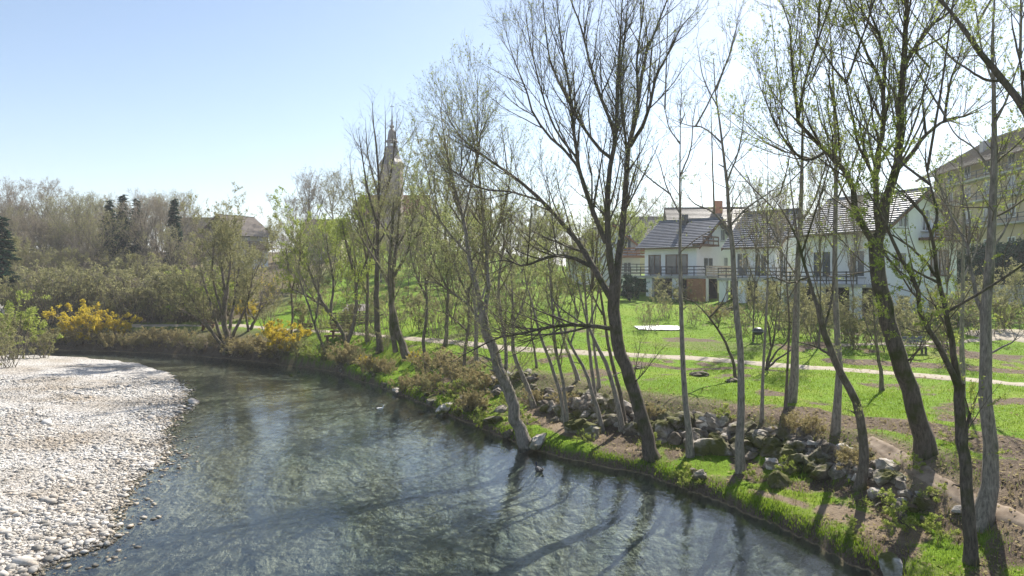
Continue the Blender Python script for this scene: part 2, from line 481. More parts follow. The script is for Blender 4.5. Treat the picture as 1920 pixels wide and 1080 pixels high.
# ------------------------------------------------------------------ river surface
def water_material():
    m, N, L, P = new_mat('river_water')
    N.remove(P)
    tc = N.new('ShaderNodeTexCoord'); mp = N.new('ShaderNodeMapping')
    mp.inputs['Rotation'].default_value = (0, 0, R_(-18)); mp.inputs['Scale'].default_value = (1.0, .6, 1)
    L.new(tc.outputs['Object'], mp.inputs['Vector'])
    a = nnoise(N, L, mp.outputs[0], 1.1, 3, .55, 1.0); b = nnoise(N, L, mp.outputs[0], 4.2, 5, .62, .8); c = nnoise(N, L, mp.outputs[0], .22, 4, .55)
    k = N.new('ShaderNodeMath'); k.operation = 'MULTIPLY_ADD'; L.new(b.outputs[0], k.inputs[0]); k.inputs[1].default_value = .5; L.new(a.outputs[0], k.inputs[2])
    r = nramp(N, L, c.outputs[0], [(.38, (.5,)*3), (.62, (1.1,)*3)])
    k2 = N.new('ShaderNodeMath'); k2.operation = 'MULTIPLY'; L.new(k.outputs[0], k2.inputs[0]); L.new(r.outputs[0], k2.inputs[1])
    bp = N.new('ShaderNodeBump'); bp.inputs['Strength'].default_value = .38; bp.inputs['Distance'].default_value = .05
    L.new(k2.outputs[0], bp.inputs['Height'])
    fr = N.new('ShaderNodeFresnel'); fr.inputs['IOR'].default_value = 1.37; L.new(bp.outputs[0], fr.inputs['Normal'])
    tr = N.new('ShaderNodeBsdfTransparent'); tr.inputs[0].default_value = (.76, .9, .98, 1)
    gl = N.new('ShaderNodeBsdfGlossy'); gl.inputs['Roughness'].default_value = .06; L.new(bp.outputs[0], gl.inputs['Normal'])
    gl.inputs[0].default_value = (1, 1, 1, 1)
    mx = N.new('ShaderNodeMixShader'); L.new(fr.outputs[0], mx.inputs[0]); L.new(tr.outputs[0], mx.inputs[1]); L.new(gl.outputs[0], mx.inputs[2])
    L.new(mx.outputs[0], N['Material Output'].inputs['Surface'])
    return m
M['water'] = water_material()
wx = np.concatenate([RIGHT[:, 0]+1.2, (LEFT[:, 0]-4)[::-1]]); wy = np.concatenate([RIGHT[:, 1]+1.2, (LEFT[:, 1]-1.5)[::-1]])
wb = MB(); wb.poly([(x, y, 0.0) for x, y in zip(wx, wy)])
river = tag(wb.build('river', M['water']), 'clear shallow river bending left between gravel bar and grassy bank', None, None, 'structure')

# ------------------------------------------------------------------ paths
M['path'] = noise_mat('path_gravel', (.25,.21,.15), (.36,.31,.235), 9, .95, .3, c3=(.43,.38,.295))
M['path_dirt'] = noise_mat('path_dirt', (.19,.14,.095), (.28,.215,.155), 5, .95, .4, c3=(.35,.28,.21))
def resample(P, n):
    P = np.asarray(P, float)
    d = np.concatenate([[0], np.cumsum(np.linalg.norm(np.diff(P, axis=0), axis=1))])
    t = np.linspace(0, d[-1], n)
    # smooth with catmull-rom like cubic
    out = np.stack([np.interp(t, d, P[:, k]) for k in range(P.shape[1])], -1)
    for _ in range(2):
        s = out.copy(); s[1:-1] = .25*out[:-2]+.5*out[1:-1]+.25*out[2:]; out = s
    return out
def strip(name, P, w, mat, label, lift=.035):
    n = int(max(30, np.sum(np.linalg.norm(np.diff(P, axis=0), axis=1))/.25))
    C = resample(P, n); T = np.gradient(C, axis=0); T /= np.linalg.norm(T, axis=1)[:, None]
    Nn = np.stack([-T[:, 1], T[:, 0]], -1)
    k = 7; V = []
    for j in range(k):
        s = (j/(k-1)-.5)
        ww = w*(1+.22*fbm(C[:, 0]*.7+j*0, C[:, 1]*.7, 61+(0 if s < 0 else 7), 3))
        q = C+Nn*(s*ww)[:, None]
        e = lift - (.06 if j in (0, k-1) else 0) + .015*fbm(q[:, 0]*1.5, q[:, 1]*1.5, 71, 2)
        V.append(np.column_stack([q, height(q[:, 0], q[:, 1])+e]))
    V = np.stack(V, 1); ix = np.arange(n*k).reshape(n, k)
    qd = np.stack([ix[:-1,:-1], ix[:-1,1:], ix[1:,1:], ix[1:,:-1]], -1).reshape(-1, 4)
    return tag(mobj(name, np_mesh(name, V, quads=qd, mats=[mat], smooth=True)), label, None, None, 'structure')
strip('path', PATH_MAIN, 1.3, M['path'], 'pale gravel footpath crossing the park lawn')
strip('path', PATH_UP, .9, M['path'], 'short pale gravel path behind the bench')
strip('path', PATH_LOW, .5, M['path_dirt'], 'narrow trodden dirt path along top of stone bank', .03)

# ------------------------------------------------------------------ stones: gravel bar and bank rocks
def ico(sub=1):
    t = (1+5**.5)/2
    v = [(-1,t,0),(1,t,0),(-1,-t,0),(1,-t,0),(0,-1,t),(0,1,t),(0,-1,-t),(0,1,-t),(t,0,-1),(t,0,1),(-t,0,-1),(-t,0,1)]
    f = [(0,11,5),(0,5,1),(0,1,7),(0,7,10),(0,10,11),(1,5,9),(5,11,4),(11,10,2),(10,7,6),(7,1,8),(3,9,4),(3,4,2),(3,2,6),(3,6,8),(3,8,9),(4,9,5),(2,4,11),(6,2,10),(8,6,7),(9,8,1)]
    v = [np.array(p, float)/np.linalg.norm(p) for p in v]
    for _ in range(sub):
        c = {}; nf = []
        def mid(a, b):
            k = (min(a, b), max(a, b))
            if k not in c:
                p = v[a]+v[b]; v.append(p/np.linalg.norm(p)); c[k] = len(v)-1
            return c[k]
        for a, b, d in f:
            x, y, z = mid(a, b), mid(b, d), mid(d, a)
            nf += [(a,x,z),(b,y,x),(d,z,y),(x,y,z)]
        f = nf
    return np.array(v), np.array(f)
ICO0, ICO1, ICO2 = ico(0), ico(1), ico(2)

def pebble_material(name, wet=False):
    m, N, L, P = new_mat(name)
    geo = N.new('ShaderNodeNewGeometry'); tc = N.new('ShaderNodeTexCoord'); oi = N.new('ShaderNodeObjectInfo')
    sm = N.new('ShaderNodeMath'); sm.operation = 'ADD'; L.new(geo.outputs['Random Per Island'], sm.inputs[0]); L.new(oi.outputs['Random'], sm.inputs[1])
    fr = N.new('ShaderNodeMath'); fr.operation = 'FRACT'; L.new(sm.outputs[0], fr.inputs[0])
    r = nramp(N, L, fr.outputs[0], [(0, (.2,.19,.17)), (.14, (.36,.34,.31)), (.35, (.48,.455,.415)), (.6, (.56,.535,.495)), (.8, (.68,.655,.62)), (.9, (.6,.52,.43)), (1, (.42,.38,.33))])
    n = nnoise(N, L, tc.outputs['Object'], 9, 5, .6)
    r2 = nramp(N, L, n.outputs[0], [(.3, (.75,)*3), (.7, (1.15,)*3)])
    col = nmix(N, L, 1.0, r.outputs[0], r2.outputs[0], 'MULTIPLY')
    sx = N.new('ShaderNodeSeparateXYZ'); L.new(geo.outputs['Position'], sx.inputs[0])
    mr = N.new('ShaderNodeMapRange'); mr.inputs['From Min'].default_value = .0; mr.inputs['From Max'].default_value = .07
    mr.inputs['To Min'].default_value = .0; mr.inputs['To Max'].default_value = 1.0; L.new(sx.outputs['Z'], mr.inputs['Value'])
    wetc = nmix(N, L, 1.0, col, (.42,.36,.25), 'MULTIPLY')
    npz = nnoise(N, L, geo.outputs['Position'], .22, 4, .6)
    col = nmix(N, L, 1.0, col, nramp(N, L, npz.outputs[0], [(.35, (.72,.66,.58)), (.55, (1,1,1))]).outputs[0], 'MULTIPLY')
    L.new(nmix(N, L, mr.outputs[0], wetc, col), P.inputs['Base Color'])
    P.inputs['Roughness'].default_value = .8
    P.inputs['Specular IOR Level'].default_value = .25
    nbump(N, L, n.outputs[0], .25, .01, P.inputs['Normal'])
    return m
M['pebble'] = pebble_material('river_pebble')

rng = np.random.default_rng(11)
# the bar's own sheet
bx = np.linspace(-62, -8.5, 240); by = np.concatenate([np.arange(7, 30, .22), np.arange(30, 58.5, .4)])
BX, BY = np.meshgrid(bx, by); BZ, BR, BL = height(BX, BY, True)
keep = (BL > -.6) & (BL < 30)
BZ2 = BZ + .03*np.clip(BL/.6, -1, 1)
ii = np.arange(BX.size).reshape(BX.shape)
q = np.stack([ii[:-1,:-1], ii[:-1,1:], ii[1:,1:], ii[1:,:-1]], -1).reshape(-1, 4)
q = q[keep.ravel()[q].all(1)]
def bar_material():
    m, N, L, P = new_mat('gravel_bar')
    tc = N.new('ShaderNodeTexCoord'); co = tc.outputs['Object']
    v1 = N.new('ShaderNodeTexVoronoi'); v1.inputs['Scale'].default_value = 8.5; L.new(co, v1.inputs['Vector'])
    v2 = N.new('ShaderNodeTexVoronoi'); v2.inputs['Scale'].default_value = 21; L.new(co, v2.inputs['Vector'])
    n = nnoise(N, L, co, .28, 5, .6)
    a = nramp(N, L, v1.outputs['Color'], [(0, (.37,.35,.32)), (.5, (.5,.475,.44)), (1, (.61,.585,.55))])
    b = nramp(N, L, v2.outputs['Color'], [(0, (.4,.365,.32)), (1, (.53,.49,.44))])
    s = nramp(N, L, n.outputs[0], [(.5, (0,)*3), (.68, (1,)*3)])
    col = nmix(N, L, nmix(N, L, .65, (0,0,0), s.outputs[0]), a.outputs[0], b.outputs[0])
    e = nramp(N, L, v1.outputs['Distance'], [(.0, (1.08,)*3), (.55, (.95,)*3), (.8, (.45,)*3)])
    col = nmix(N, L, 1.0, col, e.outputs[0], 'MULTIPLY')
    npz = nnoise(N, L, co, .22, 4, .6)
    col = nmix(N, L, 1.0, col, nramp(N, L, npz.outputs[0], [(.35, (.72,.66,.58)), (.55, (1,1,1))]).outputs[0], 'MULTIPLY')
    L.new(col, P.inputs['Base Color']); P.inputs['Roughness'].default_value = .9; P.inputs['Specular IOR Level'].default_value = .15
    iv = N.new('ShaderNodeMath'); iv.operation = 'SUBTRACT'; iv.inputs[0].default_value = 1; L.new(v1.outputs['Distance'], iv.inputs[1])
    nbump(N, L, iv.outputs[0], .9, .06, P.inputs['Normal'])
    return m
bar = mobj('gravel_bar', np_mesh('gravel_bar', np.stack([BX, BY, BZ2], -1), quads=q, mats=[bar_material()], smooth=True))
tag(bar, 'pale dry gravel bar of rounded stones on the inner bend', None, None, 'structure')

def stones_mass(name, X, Y, Z, S, base, mat, rng, flat=(.45, .7)):
    V0, F0 = base; n = len(X); m = len(V0)
    sc3 = np.stack([S*rng.uniform(.8, 1.35, n), S*rng.uniform(.7, 1.05, n), S*rng.uniform(flat[0]-.14, flat[1]-.14, n)], -1)
    V = V0[None]*(1+.16*rng.standard_normal((n, m, 1)))*sc3[:, None]
    a = rng.uniform(0, 6.28, n); c, s = np.cos(a)[:, None], np.sin(a)[:, None]
    tl = rng.normal(0, .25, n)[:, None]
    x = V[..., 0]*c-V[..., 1]*s; y = V[..., 0]*s+V[..., 1]*c; z = V[..., 2]+x*tl
    W = np.stack([x+X[:, None], y+Y[:, None], z+Z[:, None]], -1)
    F = (F0[None]+(np.arange(n)*m)[:, None, None]).reshape(-1, 3)
    return np_mesh(name, W, tris=F, mats=[mat], smooth=True)

# small stones, sizes growing a little towards the water; denser near the camera
n = 42000
D = 13.2/np.sqrt(rng.uniform((13.2/40)**2, 1, n)) if False else 13.0*(42/13.0)**rng.uniform(0, 1, n)
PX = rng.uniform(-40, 370, n)
X = (PX-CX)/FPX*D; Y = D
Z, dr_, dl_ = height(X, Y, True)
okm = (dl_ > -.12-1.3*rng.uniform(0, 1, n)**5) & (dl_ < 26) & (dr_ < 0)
X, Y, Z, dl_, D = X[okm], Y[okm], Z[okm], dl_[okm], D[okm]
clump = fbm(X*.35, Y*.35, 81, 3); sand = sstep(.12, .3, fbm(X*.22+3, Y*.22, 83, 3))*sstep(1.5, 4, dl_)
S = np.exp(rng.normal(-3.55, .44, len(X)))*(1+.25*sstep(3, .3, dl_))*(1-.25*np.clip(clump*2, 0, 1))
S *= np.interp(Y, [13, 25, 42], [.92, 1.05, 1.45])*(1-.5*sand)*np.interp(fbm(X*.5, Y*.5, 85, 3), [-.4, .4], [.72, 1.25])
pm = mobj('small_stones', stones_mass('small_stones', X, Y, np.maximum(Z, -.05)+.03+S*.15, S, ICO0, M['pebble'], rng), bar)
tag(pm, None, None, None, 'stuff')
# the 300 largest stones, one object each
shapes = []
for k in range(10):
    r2 = np.random.default_rng(200+k)
    V0, F0 = ICO1
    V = V0*(1+.1*r2.standard_normal((len(V0), 1)))*np.array((r2.uniform(.95, 1.3), r2.uniform(.75, 1), r2.uniform(.5, .68)))
    shapes.append(np_mesh('stone', V, tris=F0, mats=[M['pebble']], smooth=True))
cnt = 0
while cnt < 300:
    d = 13.4*(26/13.4)**rng.uniform(0, 1)
    p = rng.uniform(-10, 365); x = (p-CX)/FPX*d
    z, a_, b_ = height(np.array([x]), np.array([d]), True)
    if not (-1.1 < b_[0] < 9): continue
    if b_[0] < 0 and rng.uniform() > .38: continue
    if b_[0] > 2.5 and rng.uniform() > .4: continue
    s = rng.uniform(.055, .11) if b_[0] > .0 else rng.uniform(.045, .09)
    o = mobj('stone', shapes[cnt % 10], bar, (x, d, max(float(z[0]), -.05)+.03+s*.22))
    o.scale = (s, s, s); o.rotation_euler = (rng.normal(0, .15), rng.normal(0, .15), rng.uniform(0, 6.28))
    cnt += 1

def rock_material():
    m, N, L, P = new_mat('bank_rock')
    tc = N.new('ShaderNodeTexCoord'); oi = N.new('ShaderNodeObjectInfo'); geo = N.new('ShaderNodeNewGeometry')
    pos = geo.outputs['Position']
    n1 = nnoise(N, L, pos, 2.2, 8, .65, .3); n2 = nnoise(N, L, pos, 9, 7, .7); n3 = nnoise(N, L, pos, .8, 4, .6)
    r = nramp(N, L, n1.outputs[0], [(.25, (.1,.09,.075)), (.43, (.3,.275,.245)), (.58, (.5,.47,.43)), (.78, (.68,.65,.61))])
    r2 = nramp(N, L, n2.outputs[0], [(.3, (.55,)*3), (.7, (1.25,)*3)])
    col = nmix(N, L, 1.0, r.outputs[0], r2.outputs[0], 'MULTIPLY')
    rr = nramp(N, L, oi.outputs['Random'], [(0, (.38,.34,.29)), (.4, (.62,.57,.51)), (.75, (.9,.86,.81)), (1, (1.35,1.32,1.28))])
    col = nmix(N, L, 1.0, col, rr.outputs[0], 'MULTIPLY')
    mr = nramp(N, L, n3.outputs[0], [(.47, (0,)*3), (.58, (1,)*3)])
    col = nmix(N, L, mr.outputs[0], col, nmix(N, L, n2.outputs[0], (.06,.07,.02), (.14,.13,.035)))
    L.new(col, P.inputs['Base Color']); P.inputs['Roughness'].default_value = .92; P.inputs['Specular IOR Level'].default_value = .2
    nbump(N, L, n2.outputs[0], .8, .05, P.inputs['Normal'])
    return m
M['rock'] = rock_material()
rocks = []
for k in range(12):
    r2 = np.random.default_rng(400+k)
    V0, F0 = ICO2
    V = V0.copy()
    for _ in range(13):                      # chip flat faces off a ball
        nrm = r2.standard_normal(3); nrm /= np.linalg.norm(nrm); h = r2.uniform(.42, .8)
        d = V@nrm; V = V-np.outer(np.clip(d-h, 0, None), nrm)
    V = V*(1+.05*r2.standard_normal((len(V), 1)))*np.array((r2.uniform(.9, 1.35), r2.uniform(.75, 1.05), r2.uniform(.6, .9)))
    rocks.append(np_mesh('rock', V, tris=F0, mats=[M['rock']], smooth=False))
def put_rock(x, y, s, k, sink=.25, dz=0):
    o = mobj('rock', rocks[k % 12], ground, (x, y, hz(x, y)+s*sink+dz))
    o.scale = (s, s, s*rng.uniform(.8, 1.1)); o.rotation_euler = (rng.normal(0, .3), rng.normal(0, .3), rng.uniform(0, 6.28))
# the piled stones of the bank: photo pixels of the band and typical size in pixels
BAND = [((900,745),(1010,700),34,20), ((1010,770),(1110,735),40,20), ((1040,800),(1170,755),46,22), ((1160,815),(1260,775),42,16), ((1230,830),(1330,775),46,26),
        ((1300,850),(1420,790),48,36), ((1390,860),(1520,810),44,34), ((1440,890),(1560,840),44,26), ((1520,890),(1640,840),44,36), ((1580,905),(1690,875),42,16), ((1640,960),(1760,925),38,12)]
for (x0, y0), (x1, y1), spx, num in BAND:
    for k in range(int(num*1.55)):
        gx, gy, gz = ground_at(rng.uniform(x0, x1), rng.uniform(y1, y0))
        s = spx*(rng.uniform(.28, .62) if rng.uniform() < .72 else rng.uniform(.6, .95))*.62/FPX*gy
        put_rock(gx, gy, s, int(rng.integers(12)), rng.uniform(-.15, .38))
for px, py, spx in [(1010,826,40),(1085,795,52),(1110,805,46),(1195,800,46),(1245,805,44),(1270,820,40),(1345,835,60),(1310,840,46),(1415,820,44),(1460,900,48),(1450,868,34),(1490,860,38),
                    (1545,885,46),(1655,893,44),(1690,968,36),(1735,975,26),(1675,1066,58),(1310,890,34),(1585,850,34),(1800,955,26),(1640,925,34),(1670,935,30),(1380,800,40),(1500,835,36),(1690,905,26),(1540,850,40)]:
    gx, gy, gz = ground_at(px, py+spx*.25); put_rock(gx, gy, spx*.56/FPX*gy, int(rng.integers(12)), .3)
# stones at the foot of the far bank, some in the water
for px, py, spx in [(682,710,14),(745,733,22),(745,740,16),(790,762,20),(810,755,26),(835,768,40),(815,770,22),(770,765,14),(925,790,44),(870,752,26),(890,742,26),(905,770,30),(880,770,24),(545,692,12),(560,690,9),(700,705,14),(860,775,22),
                    (640,695,12),(720,722,14),(955,815,30),(945,830,26),(940,770,34),(800,742,18),(850,745,20),(990,700,20),(970,690,18),(1000,710,18),(905,755,20),(935,735,26)]:
    gx, gy, gz = ground_at(px, py, 0.0); put_rock(gx, gy, spx*.5/FPX*gy, int(rng.integers(12)), .1, max(0, -gz*.5))
for px, py, spx in [(1010,826,30),(1300,885,24),(1320,893,20)]:
    gx, gy, gz = ground_at(px, py); put_rock(gx, gy, spx*.5/FPX*gy, int(rng.integers(12)), .1)

# ------------------------------------------------------------------ grass: blades as one mass
def blades(name, X, Y, H, W, mat, rng, lean=.5):
    n = len(X); Z = height(X, Y)-.01
    a = rng.uniform(0, 6.28, n); b = rng.uniform(0, 6.28, n); l = H*lean*rng.uniform(.2, 1.1, n)
    dx, dy = np.cos(a)*W/2, np.sin(a)*W/2
    P0 = np.stack([X-dx, Y-dy, Z], -1); P1 = np.stack([X+dx, Y+dy, Z], -1)
    mx, my = X+np.cos(b)*l*.35, Y+np.sin(b)*l*.35
    P2 = np.stack([mx+dx*.7, my+dy*.7, Z+H*.6], -1); P3 = np.stack([mx-dx*.7, my-dy*.7, Z+H*.6], -1)
    P4 = np.stack([X+np.cos(b)*l, Y+np.sin(b)*l, Z+H], -1)
    V = np.stack([P0, P1, P2, P3, P4], 1); o = np.arange(n)*5
    qd = np.stack([o, o+1, o+2, o+3], -1); tr = np.stack([o+3, o+2, o+4], -1)
    return np_mesh(name, V, quads=qd, tris=tr, mats=[mat])
M['grass'] = leaf_mat('grass_blade', (.12,.2,.014), (.26,.36,.035), .45)
M['grass_dry'] = leaf_mat('grass_dry', (.2,.17,.06), (.34,.29,.13), .3)
rng = np.random.default_rng(5)
n = 230000
D = 13.2*(62/13.2)**(rng.uniform(0, 1, n)**1.12); PX = rng.uniform(520, 1960, n); X = (PX-CX)/FPX*D; Y = D
z_, dr_, dl_ = height(X, Y, True)
so, di, gr = zones(X, Y, dr_, dl_)
pth = np.minimum(pdist(X, Y, PATH_MAIN)-.6, pdist(X, Y, PATH_UP)-.65)
dens = np.clip(1-1.15*so, .03, 1)*np.clip(1-1.25*di, .0, 1)*np.interp(fbm(X*.8, Y*.8, 91, 4), [-.5, 0, .4], [.25, .75, 1])*(pdist(X, Y, PATH_LOW) > .3)
okm = (dr_ > .02) & (rng.uniform(0, 1, n) < dens) & (pth > 0) & (Y < 62)
X, Y, dr_ = X[okm], Y[okm], dr_[okm]
edge = sstep(.9, .1, dr_)
H = (.05+.05*np.clip(fbm(X*.6, Y*.6, 95, 3)+.3, 0, 1)+.04*edge)*rng.uniform(.6, 1.4, len(X)) + .08*np.exp(-((dr_-2.6)/1.2)**2)*(fbm(X*1.2, Y*1.2, 97, 3) > .05)
W = np.interp(Y, [13, 25, 60], [.012, .02, .05])*rng.uniform(.7, 1.3, len(X))
n = 11000                                            # longer blades hanging over the water's edge
D2 = 12.8*(40/12.8)**rng.uniform(0, 1, n); t2 = rng.uniform(0, 1, n)
ex = np.interp(D2, RIGHT[2:19, 1], RIGHT[2:19, 0])+rng.normal(.22, .22, n); e1 = sdist(ex, D2, RIGHT)+.3*fbm(ex*.9, D2*.9, 3, 3)+.1*fbm(ex*4.1, D2*4.1, 4, 2)
k2 = (e1 > -.02) & (e1 < .6) & (fbm(ex*1.3, D2*1.3, 93, 3) > -.05)
X = np.concatenate([X, ex[k2]]); Y = np.concatenate([Y, D2[k2]]); H = np.concatenate([H, rng.uniform(.03, .11, k2.sum())]); W = np.concatenate([W, np.interp(D2[k2], [13, 40], [.013, .032])])
tag(mobj('grass', blades('grass', X, Y, H, W, M['grass'], rng)), 'short spring grass on the bank and park lawn', None, None, 'stuff')
n = 26000
D = 13.2*(45/13.2)**rng.uniform(0, 1, n); PX = rng.uniform(620, 1960, n); X = (PX-CX)/FPX*D; Y = D
z_, dr_, dl_ = height(X, Y, True)
okm = (dr_ > .05) & (dr_ < 6) & (fbm(X*.7, Y*.7, 99, 3) > .0) & (pdist(X, Y, PATH_LOW) > .35)
X, Y = X[okm], Y[okm]
tag(mobj('dry_grass', blades('dry_grass', X, Y, rng.uniform(.05, .2, len(X)), np.interp(Y, [13, 45], [.01, .03]), M['grass_dry'], rng, .9)), 'straw coloured dry grass between the bank stones', None, None, 'stuff')
n = 15000
D = 13.2*(40/13.2)**rng.uniform(0, 1, n); PX = rng.uniform(780, 1960, n); X = (PX-CX)/FPX*D; Y = D
z_, dr_, dl_ = height(X, Y, True); so, di, gr = zones(X, Y, dr_, dl_)
okm = (dr_ > .5) & (rng.uniform(0, 1, n) < .08+.9*np.maximum(so, .4*di))
X, Y = X[okm], Y[okm]; n = len(X); Z = height(X, Y)+.012
s = np.interp(Y, [13, 40], [.035, .07])*rng.uniform(.6, 1.4, n); a = rng.uniform(0, 6.28, n)
V = np.stack([np.stack([X+s*np.cos(a+q_), Y+s*np.sin(a+q_), Z+rng.uniform(0, .05, n)*s/.05], -1) for q_ in (0, 2.0, 4.1)], 1)
tag(mobj('leaf_litter', np_mesh('leaf_litter', V, tris=np.arange(n*3).reshape(n, 3), mats=[M['leaf_dry']])), 'dry brown leaves lying on bare soil and between stones', None, None, 'stuff')
# daisies on the lawn
n = 3000
D = 17*(48/17)**rng.uniform(0, 1, n); PX = rng.uniform(900, 1950, n); X = (PX-CX)/FPX*D; Y = D
z_, dr_, dl_ = height(X, Y, True); so, di, gr = zones(X, Y, dr_, dl_)
okm = (dr_ > 4.5) & (so < .3) & (di < .2) & (fbm(X*.5, Y*.5, 101, 3) > -.12) & (pdist(X, Y, PATH_MAIN) > .9)
X, Y = X[okm], Y[okm]; Z = height(X, Y)+.085; s = np.interp(Y, [17, 48], [.014, .026]); o = np.arange(len(X))*4
V = np.stack([np.stack([X-s, Y, Z], -1), np.stack([X, Y-s, Z+.006], -1), np.stack([X+s, Y, Z], -1), np.stack([X, Y+s, Z+.006], -1)], 1)
tag(mobj('daisies', np_mesh('daisies', V, quads=np.stack([o, o+1, o+2, o+3], -1), mats=[M['leaf_white']])), 'tiny white daisies scattered over the lawn', None, None, 'stuff')

# ------------------------------------------------------------------ tree building
def tubes(P, R, ns):
    """P (n,m,3) centre lines, R (n,m) radii -> verts, quads"""
    n, m, _ = P.shape
    T = np.gradient(P, axis=1); T /= np.maximum(np.linalg.norm(T, axis=2, keepdims=True), 1e-9)
    mean = P[:, -1]-P[:, 0]; mean /= np.maximum(np.linalg.norm(mean, axis=1, keepdims=True), 1e-9)
    ref = np.where(np.abs(mean[:, 2:3]) > .7, np.array([[1., 0, 0]]), np.array([[0, 0, 1.]]))
    U = np.cross(T, ref[:, None]); U /= np.maximum(np.linalg.norm(U, axis=2, keepdims=True), 1e-9)
    W = np.cross(T, U)
    a = np.arange(ns)*2*np.pi/ns
    V = P[:, :, None]+R[:, :, None, None]*(np.cos(a)[None, None, :, None]*U[:, :, None]+np.sin(a)[None, None, :, None]*W[:, :, None])
    ix = np.arange(n*m*ns).reshape(n, m, ns); nx_ = np.roll(ix, -1, axis=2)
    Q = np.stack([ix[:, :-1], nx_[:, :-1], nx_[:, 1:], ix[:, 1:]], -1).reshape(-1, 4)
    return V.reshape(-1, 3), Q
def joinvq(parts):
    Vs, Qs, o = [], [], 0
    for V, Q in parts:
        Vs.append(V); Qs.append(Q+o); o += len(V)
    return np.concatenate(Vs), np.concatenate(Qs)
def sample(P, R, par, t):
    m = P.shape[1]; f = t*(m-1); i = np.minimum(f.astype(int), m-2); w = (f-i)[:, None]
    pos = P[par, i]*(1-w)+P[par, i+1]*w
    tan = P[par, i+1]-P[par, i]; tan /= np.maximum(np.linalg.norm(tan, axis=1, keepdims=True), 1e-9)
    return pos, tan, R[par, i]*(1-w[:, 0])+R[par, i+1]*w[:, 0]
def grow(P, R, dens, t0, ang, lens, m, rng, up=.1, wig=.12, taper=.25, rr=.55, rmin=.002, lenfac=None, rpl=.012):
    plen = np.linalg.norm(np.diff(P, axis=1), axis=2).sum(1)
    num = rng.poisson(np.maximum(plen*dens, 0)*(1-t0)); par = np.repeat(np.arange(len(P)), num)
    n = len(par)
    if n == 0: return np.zeros((0, m, 3)), np.zeros((0, m))
    t = t0+(1-t0)*rng.uniform(0, 1, n)**.85*.98
    pos, tan, r = sample(P, R, par, t)
    rv = rng.standard_normal((n, 3)); rv[:, 2] += .35
    pv = rv-tan*(rv*tan).sum(1, keepdims=True); pv /= np.maximum(np.linalg.norm(pv, axis=1, keepdims=True), 1e-9)
    a = np.radians(rng.uniform(ang[0], ang[1], n))[:, None]
    d = np.cos(a)*tan+np.sin(a)*pv
    L = rng.uniform(lens[0], lens[1], n)*(1.15-.65*t)
    if lenfac is not None: L = L*lenfac
    r0 = np.maximum(np.minimum(r*rr, L*rpl), rmin)
    out = np.zeros((n, m, 3)); out[:, 0] = pos; st = (L/(m-1))[:, None]
    for k in range(1, m):
        d = d+wig*rng.standard_normal((n, 3)); d[:, 2] += up; d /= np.linalg.norm(d, axis=1, keepdims=True)
        out[:, k] = out[:, k-1]+d*st
    rad = r0[:, None]*np.linspace(1, taper, m)[None]
    return out, rad
def leaves(P, n, size, rng, t0=.2):
    if len(P) == 0 or n <= 0: return np.zeros((0, 3)), np.zeros((0, 3), int)
    plen = np.linalg.norm(np.diff(P, axis=1), axis=2).sum(1)
    par = rng.choice(len(P), n, p=plen/plen.sum())
    pos, tan, r = sample(P, np.zeros(P.shape[:2]), par, t0+(1-t0)*rng.uniform(0, 1, n))
    pos = pos+rng.normal(0, size*.5, (n, 3))
    u = rng.standard_normal((n, 3))+tan*.8; u /= np.linalg.norm(u, axis=1, keepdims=True)
    v = np.cross(u, rng.standard_normal((n, 3))); v /= np.linalg.norm(v, axis=1, keepdims=True)
    s = size*rng.uniform(.55, 1.4, n)[:, None]
    V = np.stack([pos+v*s*.32, pos-v*s*.32, pos+u*s*1.15], 1).reshape(-1, 3)
    return V, np.arange(n*3).reshape(n, 3)

